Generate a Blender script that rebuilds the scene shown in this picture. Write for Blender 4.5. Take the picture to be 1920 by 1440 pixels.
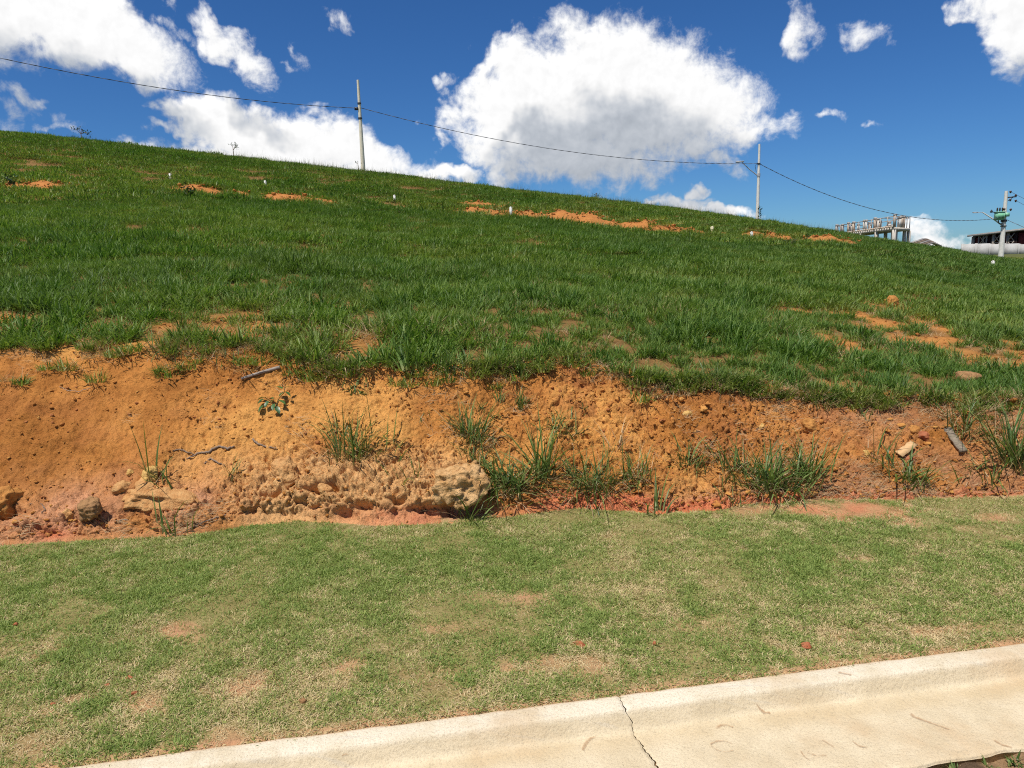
import bpy, math, random
import numpy as np
from mathutils import Vector, Matrix
from mathutils.bvhtree import BVHTree
R = math.radians
rng = np.random.default_rng(7)
random.seed(7)
for o in list(bpy.data.objects): bpy.data.objects.remove(o)
SC = bpy.context.scene
COL = SC.collection

# ------------------------------------------------------------------ camera
FPX = 1331.0; PITCH = R(9.5); ROLL = R(1.6); EYE = 1.6
cam_d = bpy.data.cameras.new('camera'); cam_d.sensor_width = 36; cam_d.lens = FPX/1920*36
cam_d.clip_start = 0.05; cam_d.clip_end = 6000
cam = bpy.data.objects.new('camera', cam_d); COL.objects.link(cam)
_F = np.array([0, math.cos(PITCH), -math.sin(PITCH)])
_U0 = np.array([0, math.sin(PITCH), math.cos(PITCH)])
_R0 = np.array([1.0, 0, 0])
_R = math.cos(ROLL)*_R0 - math.sin(ROLL)*_U0
_U = math.sin(ROLL)*_R0 + math.cos(ROLL)*_U0
cam.matrix_world = Matrix(((_R[0], _U[0], -_F[0], 0), (_R[1], _U[1], -_F[1], 0), (_R[2], _U[2], -_F[2], EYE), (0, 0, 0, 1)))
SC.camera = cam
SC.render.engine = 'CYCLES'
SC.view_settings.view_transform = 'Standard'
SC.view_settings.look = 'None'
SC.view_settings.gamma = 1.0
SC.view_settings.use_curve_mapping = False
SC.view_settings.exposure = 0.28
SC.cycles.max_bounces = 6
SC.cycles.transparent_max_bounces = 12
SC.cycles.use_denoising = False
SC.cycles.filter_width = 1.1

def ray(px, py): return _F*FPX + _R*(px-960) + _U*(720-py)
def az_tan(px, py):
    d = ray(px, py); return math.degrees(math.atan2(d[0], d[1])), d[2]/math.hypot(d[0], d[1])
def on_plane(px, py, z):
    d = ray(px, py); return np.array([0, 0, EYE]) + d*((z-EYE)/d[2])
def at_dist(px, py, r):
    d = ray(px, py); return np.array([0, 0, EYE]) + d*(r/math.hypot(d[0], d[1]))
def project(x, y, z):
    v = np.stack([x, y, z-EYE], -1); f = v@_F
    f = np.where(f < 0.05, 0.05, f)
    return 960 + FPX*(v@_R)/f, 720 - FPX*(v@_U)/f

# ------------------------------------------------------------------ sun and sky
SUN_DIR = np.array([-0.27, -0.34, 0.90]); SUN_DIR = SUN_DIR/np.linalg.norm(SUN_DIR)
sun_d = bpy.data.lights.new('sun', 'SUN'); sun_d.energy = 4.3; sun_d.angle = R(0.53); sun_d.color = (1.0, 0.955, 0.88)
sun = bpy.data.objects.new('sun', sun_d); COL.objects.link(sun)
sun.rotation_euler = Vector((-SUN_DIR[0], -SUN_DIR[1], -SUN_DIR[2])).to_track_quat('-Z', 'Y').to_euler()
sun.location = (0, 0, 30)

def nd(t, typ, **kw):
    n = t.nodes.new(typ)
    for k, v in kw.items():
        if k.startswith('i_'):
            key = k[2:]; key = int(key) if key.isdigit() else key
            n.inputs[key].default_value = v
        else: setattr(n, k, v)
    return n
def mth(t, op, a, b=None, c=None, clamp=False):
    n = t.nodes.new('ShaderNodeMath'); n.operation = op; n.use_clamp = clamp
    for i, v in enumerate((a, b, c)):
        if v is None: continue
        if isinstance(v, (int, float)): n.inputs[i].default_value = v
        else: t.links.new(v, n.inputs[i])
    return n.outputs[0]
def vmth(t, op, a, b=None, out=0):
    n = t.nodes.new('ShaderNodeVectorMath'); n.operation = op
    for i, v in enumerate((a, b)):
        if v is None: continue
        if isinstance(v, (tuple, list)): n.inputs[i].default_value = v
        elif isinstance(v, (int, float)): n.inputs[i].default_value = (v, v, v)
        else: t.links.new(v, n.inputs[i])
    return n.outputs[out]
def smooth(t, x, a, b):
    n = t.nodes.new('ShaderNodeMapRange'); n.interpolation_type = 'SMOOTHSTEP'
    t.links.new(x, n.inputs[0]); n.inputs[1].default_value = a; n.inputs[2].default_value = b
    return n.outputs[0]
def mixc(t, fac, a, b, blend='MIX'):
    n = t.nodes.new('ShaderNodeMix'); n.data_type = 'RGBA'; n.blend_type = blend
    for s, v in ((n.inputs[0], fac), (n.inputs[6], a), (n.inputs[7], b)):
        if isinstance(v, (int, float)): s.default_value = v
        elif isinstance(v, (tuple, list)): s.default_value = (*v[:3], 1)
        else: t.links.new(v, s)
    return n.outputs[2]

# clouds: (px, py, half width px, half height px, tilt deg, peak)  -> placed as directions in the sky
CLOUDS = [
 # the big cumulus
 (1085,175,195,115,-4,1.0),(995,225,140,110,0,1.0),(1200,195,175,115,10,1.0),(965,125,75,62,0,.85),(1290,195,120,90,20,.9),(1130,110,150,62,4,.9),
 (1385,195,75,62,0,.55),(1080,290,185,62,6,.85),(1300,265,160,48,-8,.7),(1430,240,85,26,-5,.5),(865,240,62,45,10,.6),(1120,330,110,30,8,.45),
 (1370,318,48,36,40,.36),(835,150,22,40,20,.30),
 # the low one left of the pole
 (390,215,70,45,0,.9),(450,250,100,48,12,1.0),(600,270,105,52,8,1.0),(680,300,90,42,14,.95),(325,240,60,16,5,.55),(560,320,300,40,4,.9),(745,305,30,40,0,.45),
 # the long one at the top left
 (50,10,150,72,10,1.0),(190,60,125,55,24,1.0),(262,100,105,50,20,.66),(-120,0,180,80,0,1.0),(330,60,60,30,20,.30),
 (392,58,66,34,42,.55),(452,112,78,38,30,.60),(558,112,34,32,50,.27),(640,40,50,34,30,.24),
 # right corner and wisps
 (1910,30,60,66,10,.9),(1990,0,100,80,0,1.0),(1508,62,36,64,-15,.38),(1625,62,68,34,12,.27),(1815,20,30,26,0,.33),(1900,125,50,40,0,.30),
 (1570,220,24,17,0,.23),(1632,236,22,13,-20,.21),
 # low ones behind the hill
 (1278,382,56,20,0,.75),(1238,389,52,14,0,.6),(1350,395,80,16,8,.7),(1298,357,24,16,0,.7),(850,332,62,18,6,.8),(1738,426,40,34,14,.50),(1768,455,52,22,20,.46),(1715,405,28,12,0,.42),(1870,464,110,12,0,.5),
 (40,178,50,28,30,.33),(80,190,26,18,20,.3),(20,215,52,34,0,.22),(115,250,34,16,0,.33),(130,240,50,26,10,.2),
]
def ang(px, py):
    d = ray(px, py); return math.degrees(math.atan2(d[0], d[1])), math.degrees(math.atan2(d[2], math.hypot(d[0], d[1])))
def cloud_group():
    g = bpy.data.node_groups.new('cloud_density', 'ShaderNodeTree')
    g.interface.new_socket('P', in_out='INPUT', socket_type='NodeSocketVector')
    g.interface.new_socket('Detail', in_out='INPUT', socket_type='NodeSocketFloat')
    g.interface.new_socket('Amp', in_out='INPUT', socket_type='NodeSocketFloat')
    g.interface.new_socket('D', in_out='OUTPUT', socket_type='NodeSocketFloat')
    gi = g.nodes.new('NodeGroupInput'); go = g.nodes.new('NodeGroupOutput')
    P = gi.outputs[0]
    w = nd(g, 'ShaderNodeTexNoise', noise_dimensions='2D', i_Scale=0.42, i_Detail=3.0, i_Roughness=0.55); g.links.new(P, w.inputs['Vector'])
    wv = vmth(g, 'SUBTRACT', w.outputs['Color'], (.5, .5, .5))
    Pw = vmth(g, 'ADD', P, vmth(g, 'MULTIPLY', wv, (3.6, 2.6, 0)))
    acc = None
    sp = nd(g, 'ShaderNodeSeparateXYZ'); g.links.new(Pw, sp.inputs[0]); X, Y = sp.outputs[0], sp.outputs[1]
    q2 = nd(g, 'ShaderNodeCombineXYZ'); g.links.new(mth(g, 'MULTIPLY', X, X), q2.inputs[0]); g.links.new(mth(g, 'MULTIPLY', X, Y), q2.inputs[1]); g.links.new(mth(g, 'MULTIPLY', Y, Y), q2.inputs[2])
    q1 = nd(g, 'ShaderNodeCombineXYZ', i_2=1.0); g.links.new(X, q1.inputs[0]); g.links.new(Y, q1.inputs[1])
    for (px, py, hw, hh, tilt, pk) in CLOUDS:
        # a tilted ellipse in the sky as a quadratic form: peak - k*distance^2
        u, v = ang(px, py); a = math.degrees(hw/FPX)*1.02; b = math.degrees(hh/FPX)*1.02; c_, s_ = math.cos(R(-tilt)), math.sin(R(-tilt)); k = .85
        A = k*(c_*c_/a**2 + s_*s_/b**2); C = k*(s_*s_/a**2 + c_*c_/b**2); B2 = k*2*c_*s_*(1/a**2 - 1/b**2)
        val = mth(g, 'ADD', vmth(g, 'DOT_PRODUCT', q2.outputs[0], (-A, -B2, -C), out=1),
                  vmth(g, 'DOT_PRODUCT', q1.outputs[0], (2*A*u + B2*v, 2*C*v + B2*u, pk - (A*u*u + B2*u*v + C*v*v)), out=1))
        if acc is None: acc = val
        else: acc = mth(g, 'SMOOTH_MAX', acc, val, 0.12)
    # scattered clouds everywhere the photograph does not look
    sep = nd(g, 'ShaderNodeSeparateXYZ'); g.links.new(P, sep.inputs[0])
    outside = mth(g, 'MAXIMUM', smooth(g, mth(g, 'ABSOLUTE', sep.outputs[0]), 38.0, 44.0), smooth(g, sep.outputs[1], 21.0, 25.0))
    n2 = nd(g, 'ShaderNodeTexNoise', noise_dimensions='2D', i_Scale=0.055, i_Detail=3.0); g.links.new(P, n2.inputs['Vector'])
    gen = mth(g, 'MULTIPLY', mth(g, 'SUBTRACT', n2.outputs[0], 0.57), 6.0)
    gen = mth(g, 'SUBTRACT', gen, mth(g, 'MULTIPLY', mth(g, 'SUBTRACT', 1.0, outside), 6.0))
    acc = mth(g, 'MAXIMUM', acc, gen)
    acc = mth(g, 'MINIMUM', acc, 1.0)
    f1 = nd(g, 'ShaderNodeTexNoise', noise_dimensions='2D', i_Scale=0.42, i_Roughness=0.67, i_Distortion=0.15); g.links.new(P, f1.inputs['Vector']); g.links.new(gi.outputs[1], f1.inputs['Detail'])
    nz = mth(g, 'MULTIPLY', mth(g, 'SUBTRACT', f1.outputs[0], 0.5), gi.outputs[2])
    g.links.new(mth(g, 'ADD', acc, nz), go.inputs[0])
    return g

def build_world():
    w = bpy.data.worlds.new('World'); SC.world = w; w.use_nodes = True
    w.cycles.sampling_method = 'MANUAL'; w.cycles.sample_map_resolution = 256
    t = w.node_tree; t.nodes.clear()
    out = t.nodes.new('ShaderNodeOutputWorld'); bg = t.nodes.new('ShaderNodeBackground')
    sky = t.nodes.new('ShaderNodeTexSky'); sky.sky_type = 'NISHITA'; sky.sun_disc = False
    sky.sun_elevation = math.asin(SUN_DIR[2]); sky.sun_rotation = math.atan2(SUN_DIR[0], SUN_DIR[1])
    sky.altitude = 900; sky.air_density = 1.0; sky.dust_density = 0.40; sky.ozone_density = 3.0
    tc = t.nodes.new('ShaderNodeTexCoord')
    sep = nd(t, 'ShaderNodeSeparateXYZ'); t.links.new(tc.outputs['Generated'], sep.inputs[0])
    az = mth(t, 'MULTIPLY', mth(t, 'ARCTAN2', sep.outputs[0], sep.outputs[1]), 180/math.pi)
    el = mth(t, 'MULTIPLY', mth(t, 'ARCSINE', sep.outputs[2]), 180/math.pi)
    cmb = nd(t, 'ShaderNodeCombineXYZ'); t.links.new(az, cmb.inputs[0]); t.links.new(el, cmb.inputs[1])
    g = cloud_group()
    def ev(off, det, amp=1.5):
        n = t.nodes.new('ShaderNodeGroup'); n.node_tree = g; n.inputs[1].default_value = det; n.inputs[2].default_value = amp
        t.links.new(vmth(t, 'ADD', cmb.outputs[0], off), n.inputs[0]); return n.outputs[0]
    d0 = ev((0, 0, 0), 11.0); e0 = ev((0, 0, 0), 3.5); ds = ev((-0.30, 0.55, 0), 3.5); dl = ev((-1.5, 4.7, 0), 2.0, .6)
    cov = smooth(t, d0, -0.05, 0.64)
    # thicker cloud towards the sun leaves the place greyer
    rel = mth(t, 'MULTIPLY', mth(t, 'SUBTRACT', e0, ds), 0.15)
    rel2 = mth(t, 'MULTIPLY', mth(t, 'SUBTRACT', d0, e0), 0.10)
    deep = mth(t, 'MULTIPLY', smooth(t, dl, 0.05, 0.9), -0.40)
    lum = mth(t, 'ADD', mth(t, 'ADD', 0.93, rel), mth(t, 'ADD', rel2, deep))
    lum = mth(t, 'MINIMUM', mth(t, 'MAXIMUM', lum, 0.36), 1.02)
    greyness = smooth(t, lum, 0.9, 0.4)
    ccol = mixc(t, greyness, (1.0, 1.0, 1.0), (0.86, 0.94, 1.06))
    STR = 0.10
    cl = vmth(t, 'SCALE', ccol); scn = cl.node; t.links.new(mth(t, 'MULTIPLY', lum, 0.87/STR), scn.inputs[3])
    hs = nd(t, 'ShaderNodeHueSaturation', i_Saturation=1.12, i_Value=1.0); t.links.new(sky.outputs[0], hs.inputs['Color'])
    deepblue = mixc(t, 1.0, hs.outputs[0], (0.295, 0.508, 0.745), 'MULTIPLY')
    final = mixc(t, cov, deepblue, cl)
    t.links.new(final, bg.inputs[0]); bg.inputs[1].default_value = STR
    t.links.new(bg.outputs[0], out.inputs[0])
build_world()

# ------------------------------------------------------------------ helpers
def tag(o, label=None, cat=None, group=None, kind=None):
    if label: o['label'] = label
    if cat: o['category'] = cat
    if group: o['group'] = group
    if kind: o['kind'] = kind
    return o
def empty(name, loc, label=None, cat=None, group=None):
    o = bpy.data.objects.new(name, None); COL.objects.link(o); o.location = [float(v) for v in loc]; o.empty_display_size = .1
    return tag(o, label, cat, group)
def make_mesh(name, verts, faces, mat=None, smoothf=False, attrs=None):
    """faces: list of int arrays (n,k)"""
    me = bpy.data.meshes.new(name)
    verts = np.asarray(verts, np.float32).reshape(-1, 3)
    me.vertices.add(len(verts)); me.vertices.foreach_set('co', verts.ravel())
    fl = [np.asarray(f, np.int32) for f in faces if len(f)]
    tot = np.concatenate([np.full(len(f), f.shape[1], np.int32) for f in fl])
    loops = np.concatenate([f.ravel() for f in fl])
    me.loops.add(len(loops)); me.loops.foreach_set('vertex_index', loops)
    me.polygons.add(len(tot))
    start = np.concatenate([[0], np.cumsum(tot)[:-1]]).astype(np.int32)
    me.polygons.foreach_set('loop_start', start)
    me.update(calc_edges=True)
    if smoothf: me.polygons.foreach_set('use_smooth', np.ones(len(tot), bool))
    if attrs:
        for k, v in attrs.items():
            v = np.asarray(v, np.float32)
            if v.ndim == 1: a = me.attributes.new(k, 'FLOAT', 'POINT'); a.data.foreach_set('value', v)
            elif v.shape[1] == 3: a = me.attributes.new(k, 'FLOAT_VECTOR', 'POINT'); a.data.foreach_set('vector', v.ravel())
            else: a = me.attributes.new(k, 'FLOAT_COLOR', 'POINT'); a.data.foreach_set('color', v.ravel())
    if mat: me.materials.append(mat)
    me.validate()
    return me
def link(name, me, parent=None, loc=None):
    o = bpy.data.objects.new(name, me); COL.objects.link(o)
    if parent: o.parent = parent
    if loc is not None: o.location = [float(v) for v in loc]
    return o
class MB:
    def __init__(s): s.v = []; s.f = {3: [], 4: []}; s.n = 0
    def add(s, v, fs):
        v = np.asarray(v, float).reshape(-1, 3)
        for f in fs:
            f = np.asarray(f)
            if len(f): s.f[f.shape[1]].append(f + s.n)
        s.v.append(v); s.n += len(v); return s
    def box(s, c, size, rz=0, ax=None):
        hx, hy, hz = np.array(size)/2
        v = np.array([[x, y, z] for z in (-hz, hz) for y in (-hy, hy) for x in (-hx, hx)])
        if ax is None: ax = np.array([[math.cos(rz), math.sin(rz), 0], [-math.sin(rz), math.cos(rz), 0], [0, 0, 1]])
        return s.add(v@np.asarray(ax) + np.asarray(c, float), [[[0, 2, 3, 1], [4, 5, 7, 6], [0, 1, 5, 4], [2, 6, 7, 3], [0, 4, 6, 2], [1, 3, 7, 5]]])
    def beam(s, a, b, w, h=None, up=(0, 0, 1)):
        a = np.asarray(a, float); b = np.asarray(b, float); d = b-a; L = np.linalg.norm(d); d = d/L
        sd = np.cross(d, up)
        if np.linalg.norm(sd) < 1e-4: sd = np.cross(d, (1, 0, 0))
        sd = sd/np.linalg.norm(sd); u = np.cross(sd, d)
        return s.box((a+b)/2, (L, w, h or w), ax=[d, sd, u])
    def tube(s, path, rad, seg=8, cap=True):
        p = np.asarray(path, float); n = len(p); rad = np.broadcast_to(np.asarray(rad, float), (n,))
        tg = np.gradient(p, axis=0); tg = tg/np.maximum(np.linalg.norm(tg, axis=1, keepdims=True), 1e-9)
        ref = np.array([0, 0, 1.0]) if abs(tg[0, 2]) < .9 else np.array([1.0, 0, 0])
        a = np.cross(tg, ref); a = a/np.maximum(np.linalg.norm(a, axis=1, keepdims=True), 1e-9); b = np.cross(tg, a)
        th = np.linspace(0, 2*np.pi, seg, endpoint=False)
        v = p[:, None] + rad[:, None, None]*(np.cos(th)[None, :, None]*a[:, None] + np.sin(th)[None, :, None]*b[:, None])
        i = np.arange(n-1)[:, None]*seg; j = np.arange(seg)[None]; k = (j+1) % seg
        q = np.stack([i+j, i+seg+j, i+seg+k, i+k], -1).reshape(-1, 4)
        s.add(v, [q])
        if cap:
            for e, r0 in ((0, 0), (n-1, (n-1)*seg)):
                ring = v[e]; c = p[e]
                t = np.array([[seg, j_, (j_+1) % seg] for j_ in range(seg)])
                s.add(np.vstack([ring, c]), [t])
        return s
    def build(s, name, mat, parent=None, smoothf=False, loc=None):
        v = np.vstack(s.v)
        if parent is not None and loc is None: v = v - np.array(parent.matrix_world.translation if parent.parent else parent.location)
        fs = [np.vstack(x) for x in s.f.values() if x]
        return link(name, make_mesh(name, v, fs, mat, smoothf), parent, loc)

# noise ------------------------------------------------------------
def _hash(i, j, k, seed):
    h = (i*374761393 + j*668265263 + k*2147483647 + seed*1274126177) & 0xFFFFFFFF
    h = ((h ^ (h >> 13))*1274126177) & 0xFFFFFFFF
    h = ((h ^ (h >> 16))*2246822519) & 0xFFFFFFFF
    return ((h ^ (h >> 15)) & 0xFFFFFF)/float(0xFFFFFF)
def vnoise(p, seed=0):
    p = np.asarray(p, float); i = np.floor(p).astype(np.int64); f = p - i; f = f*f*f*(f*(f*6-15)+10)
    r = 0
    for dx in (0, 1):
        wx = f[..., 0] if dx else 1-f[..., 0]
        for dy in (0, 1):
            wy = f[..., 1] if dy else 1-f[..., 1]
            for dz in (0, 1):
                wz = f[..., 2] if dz else 1-f[..., 2]
                r = r + wx*wy*wz*_hash(i[..., 0]+dx, i[..., 1]+dy, i[..., 2]+dz, seed)
    return r*2-1
def fbm(p, octs=4, seed=0, gain=.5, lac=2.03):
    a = 1; s = 0; tot = 0; p = np.asarray(p, float)
    for o in range(octs):
        s = s + a*vnoise(p, seed+o*17); tot += a; a *= gain; p = p*lac + 11.7
    return s/tot
def billow(p, octs=3, seed=0, gain=.5):
    a = 1; s = 0; tot = 0; p = np.asarray(p, float)
    for o in range(octs):
        s = s + a*np.abs(vnoise(p, seed+o*17)); tot += a; a *= gain; p = p*2.1 + 5.3
    return s/tot
def worley(p, seed=0):
    p = np.asarray(p, float); i = np.floor(p).astype(np.int64); best = np.full(p.shape[:-1], 9.0)
    for dx in (-1, 0, 1):
        for dy in (-1, 0, 1):
            for dz in (-1, 0, 1):
                c = i + np.array([dx, dy, dz])
                q = np.stack([c[..., 0]+_hash(c[..., 0], c[..., 1], c[..., 2], seed), c[..., 1]+_hash(c[..., 0], c[..., 1], c[..., 2], seed+1), c[..., 2]+_hash(c[..., 0], c[..., 1], c[..., 2], seed+2)], -1)
                best = np.minimum(best, ((q-p)**2).sum(-1))
    return np.sqrt(best)
def chunks(p, seed=0):
    """broken faces: every Voronoi cell gets its own height and tilt, with a crack between cells"""
    p = np.asarray(p, float); i = np.floor(p).astype(np.int64); b1 = np.full(p.shape[:-1], 9.0); b2 = b1.copy(); hgt = np.zeros(p.shape[:-1])
    for dx in (-1, 0, 1):
        for dy in (-1, 0, 1):
            for dz in (-1, 0, 1):
                c = i + np.array([dx, dy, dz]); h = [_hash(c[..., 0], c[..., 1], c[..., 2], seed+k) for k in range(6)]
                q = np.stack([c[..., 0]+h[0], c[..., 1]+h[1], c[..., 2]+h[2]], -1) - p; d2 = (q**2).sum(-1)
                hh = h[3] - .5 + q[..., 0]*(h[4]-.5)*1.6 + q[..., 2]*(h[5]-.5)*1.6
                nb = d2 < b1; b2 = np.where(nb, b1, np.minimum(b2, d2)); hgt = np.where(nb, hh, hgt); b1 = np.where(nb, d2, b1)
    return hgt, np.sqrt(b2) - np.sqrt(b1)
def sstep(x, a, b):
    t = np.clip((x-a)/(b-a), 0, 1); return t*t*(3-2*t)

# ------------------------------------------------------------------ materials
def new_mat(name):
    m = bpy.data.materials.new(name); m.use_nodes = True; t = m.node_tree
    return m, t, t.nodes['Principled BSDF'], t.nodes['Material Output']
def objcoord(t):
    return t.nodes.new('ShaderNodeTexCoord').outputs['Object']
def bump(t, bsdf, specs, vec, world=False):
    prev = None
    for (sc, st, dist, det) in specs:
        n = nd(t, 'ShaderNodeTexNoise', i_Scale=sc, i_Detail=det, i_Roughness=.6); t.links.new(vec, n.inputs['Vector'])
        b = nd(t, 'ShaderNodeBump', i_Strength=st, i_Distance=dist); t.links.new(n.outputs[0], b.inputs['Height'])
        if prev is not None: t.links.new(prev, b.inputs['Normal'])
        prev = b.outputs[0]
    t.links.new(prev, bsdf.inputs['Normal'])
def soil_mat(name, attr='soil', spec=.08, fine=1.0):
    m, t, b, o = new_mat(name)
    a = nd(t, 'ShaderNodeAttribute', attribute_name=attr)
    v = objcoord(t)
    n1 = nd(t, 'ShaderNodeTexNoise', i_Scale=9.0, i_Detail=6.0, i_Roughness=.65); t.links.new(v, n1.inputs['Vector'])
    n2 = nd(t, 'ShaderNodeTexNoise', i_Scale=75.0, i_Detail=4.0, i_Roughness=.7); t.links.new(v, n2.inputs['Vector'])
    c = mixc(t, mth(t, 'MULTIPLY', smooth(t, n1.outputs[0], .35, .7), .55), a.outputs['Color'], mixc(t, 1.0, a.outputs['Color'], (.62, .55, .52), 'MULTIPLY'))
    c = mixc(t, mth(t, 'MULTIPLY', smooth(t, n2.outputs[0], .5, .75), .45), c, mixc(t, 1.0, c, (1.35, 1.35, 1.45), 'MULTIPLY'))
    c = mixc(t, mth(t, 'MULTIPLY', smooth(t, n2.outputs[0], .5, .28), .4), c, mixc(t, 1.0, c, (.6, .55, .5), 'MULTIPLY'))
    t.links.new(c, b.inputs['Base Color']); b.inputs['Roughness'].default_value = .95; b.inputs['Specular IOR Level'].default_value = spec
    bump(t, b, [(28, .6*fine, .035, 5), (95, .8*fine, .014, 4), (300, .6*fine, .005, 3)], v)
    return m
def plain_mat(name, c1, c2=None, scale=12, rough=.8, spec=.2, bmp=.3, bdist=.01, metal=0, stretch=None):
    m, t, b, o = new_mat(name); v = objcoord(t)
    if stretch:
        mp = nd(t, 'ShaderNodeMapping'); t.links.new(v, mp.inputs[0]); mp.inputs['Scale'].default_value = stretch; v = mp.outputs[0]
    n = nd(t, 'ShaderNodeTexNoise', i_Scale=scale, i_Detail=6.0, i_Roughness=.65); t.links.new(v, n.inputs['Vector'])
    c = mixc(t, smooth(t, n.outputs[0], .35, .68), c1, c2 or tuple(x*.7 for x in c1))
    t.links.new(c, b.inputs['Base Color']); b.inputs['Roughness'].default_value = rough; b.inputs['Specular IOR Level'].default_value = spec; b.inputs['Metallic'].default_value = metal
    if bmp: bump(t, b, [(scale*3, bmp, bdist, 5)], v)
    return m
def blade_mat(name, ca, cb, dry, trans=.35, spec=.3, rough=.45, tipdry=0.0):
    """blade colour varies blade by blade (attribute shade) and clump by clump (tint)"""
    m, t, b, o = new_mat(name)
    sh = nd(t, 'ShaderNodeAttribute', attribute_name='shade'); al = nd(t, 'ShaderNodeAttribute', attribute_name='along')
    ti = nd(t, 'ShaderNodeAttribute', attribute_name='tint', attribute_type='INSTANCER')
    c = mixc(t, sh.outputs['Fac'], ca, cb)
    c = mixc(t, ti.outputs['Fac'], c, dry)
    # pale withered sheaths at the base of the blades
    c = mixc(t, mth(t, 'MULTIPLY', smooth(t, al.outputs['Fac'], .30, .0), .5), c, dry)
    if tipdry: c = mixc(t, mth(t, 'MULTIPLY', smooth(t, al.outputs['Fac'], .75, 1.), tipdry), c, dry)
    t.links.new(c, b.inputs['Base Color']); b.inputs['Roughness'].default_value = rough; b.inputs['Specular IOR Level'].default_value = spec
    tr = nd(t, 'ShaderNodeBsdfTranslucent'); t.links.new(mixc(t, 1.0, c, (1.1, 1.25, .6), 'MULTIPLY'), tr.inputs[0])
    mx = nd(t, 'ShaderNodeMixShader', i_0=trans); t.links.new(b.outputs[0], mx.inputs[1]); t.links.new(tr.outputs[0], mx.inputs[2])
    t.links.new(mx.outputs[0], o.inputs[0])
    return m
M = {}
M['bank'] = soil_mat('bank_soil'); M['ground'] = soil_mat('hill_soil', fine=.6); M['lawnsoil'] = soil_mat('lawn_soil', fine=.8)
M['clod'] = plain_mat('clod_ochre', (.50, .235, .068), (.38, .16, .045), 30, .95, .05, .9, .012)
M['clodtan'] = plain_mat('clod_tan', (.57, .32, .13), (.46, .22, .08), 25, .95, .05, 1., .014)
M['boulder'] = plain_mat('boulder_stone', (.60, .37, .17), (.46, .25, .095), 14, .95, .05, 1., .022)
M['clodred'] = plain_mat('clod_red', (.40, .15, .075), (.30, .085, .035), 25, .95, .05, .9, .012)
M['clodbrown'] = plain_mat('clod_brown', (.36, .20, .09), (.24, .13, .06), 25, .95, .05, .9, .012)
M['clodyellow'] = plain_mat('clod_yellow', (.60, .38, .13), (.48, .27, .08), 25, .95, .05, .9, .012)
M['hillgrass'] = blade_mat('hill_grass', (.036, .105, .007), (.225, .312, .064), (.44, .36, .12), .36, .25, .5)
M['hilldark'] = blade_mat('lush_hill_grass', (.026, .082, .008), (.16, .255, .050), (.36, .29, .11), .34, .25, .5)
M['farstalk'] = blade_mat('seed_stalk', (.11, .13, .045), (.20, .19, .08), (.34, .27, .13), .3)
M['lawngrass'] = blade_mat('lawn_grass', (.098, .165, .026), (.34, .415, .11), (.54, .45, .19), .28, .25, .55)
M['straw'] = blade_mat('straw', (.46, .35, .17), (.72, .58, .34), (.55, .42, .22), .2, .15, .7)
M['greystraw'] = blade_mat('grey_straw', (.34, .23, .12), (.56, .41, .24), (.42, .29, .16), .2, .15, .7)
M['tuft'] = blade_mat('tuft_grass', (.050, .105, .018), (.20, .27, .075), (.36, .27, .13), .3, .35, .45, .35)
M['leaf'] = blade_mat('broad_leaf', (.035, .095, .028), (.075, .16, .045), (.09, .14, .05), .2, .45, .38)

# ------------------------------------------------------------------ terrain: lines of the place
KA = R(9.364); KD = np.array([math.cos(KA), math.sin(KA)]); KN = np.array([-math.sin(KA), math.cos(KA)])
KH = 0.07                                                         # kerb height
_kp = np.array([on_plane(*q, KH) for q in [(130, 1440), (560, 1375), (1160, 1297), (1500, 1258), (1920, 1205)]])
TK = float((_kp[:, :2]@KN).mean())
def kt(x, y): return x*KN[0] + y*KN[1] - TK                      # distance behind the back of the kerb
def ka(x, y): return x*KD[0] + y*KD[1]
def kxy(a, o): return a*KD[0] + (TK+o)*KN[0], a*KD[1] + (TK+o)*KN[1]
LS = 0.045
def lawn_z(x, y): return KH - .004 + LS*np.maximum(kt(x, y), -.02)
def foot_hit(px, py):
    z = .15
    for _ in range(12):
        p = on_plane(px, py, z); z = float(lawn_z(p[0], p[1]))
    return p
_foot = np.array([foot_hit(*q) for q in [(0,1020),(170,1010),(330,1003),(450,985),(560,975),(700,983),(850,978),(1000,958),(1100,950),(1240,962),(1330,955),(1400,944),(1560,936),(1700,934),(1920,929)]])
_fphi = np.degrees(np.arctan2(_foot[:, 0], _foot[:, 1])); _fr = np.hypot(_foot[:, 0], _foot[:, 1]); _ft = kt(_foot[:, 0], _foot[:, 1])
def foot_r(phi):
    ph = np.radians(phi); tt = np.interp(phi, _fphi, _ft)          # constant offset from kerb beyond the frame
    return (TK+tt)/(np.cos(ph)*KN[1] + np.sin(ph)*KN[0])
def cosd(phi): return np.cos(np.radians(phi))*KN[1] + np.sin(np.radians(phi))*KN[0]
def line(pts):
    a = np.array([az_tan(*q) for q in pts]); return a[:, 0], a[:, 1]
_tp, _tt = line([(0,655),(300,640),(480,650),(640,688),(860,688),(1060,668),(1200,706),(1400,716),(1560,738),(1750,742),(1920,745)])
_mp, _mt = line([(0,355),(350,361),(560,379),(950,402),(1200,433),(1440,450),(1580,460),(1700,480),(1800,496),(1920,512)])
_cp, _ct = line([(0,251),(60,256),(153,266),(440,298),(680,325),(900,352),(1100,375),(1250,392),(1424,417),(1570,440),(1640,452),(1700,461),(1760,468),(1800,477),(1850,485),(1920,494)])
_hp, _hs = np.array([az_tan(x, 950)[0] for x in (0,200,330,480,560,700,850,950,1100,1250,1400,1600,1920)]), np.array([.10,.11,.16,.22,.27,.28,.27,.18,.11,.09,.06,.035,.03])
def step_h(phi): return np.interp(phi, _hp, _hs)
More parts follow.
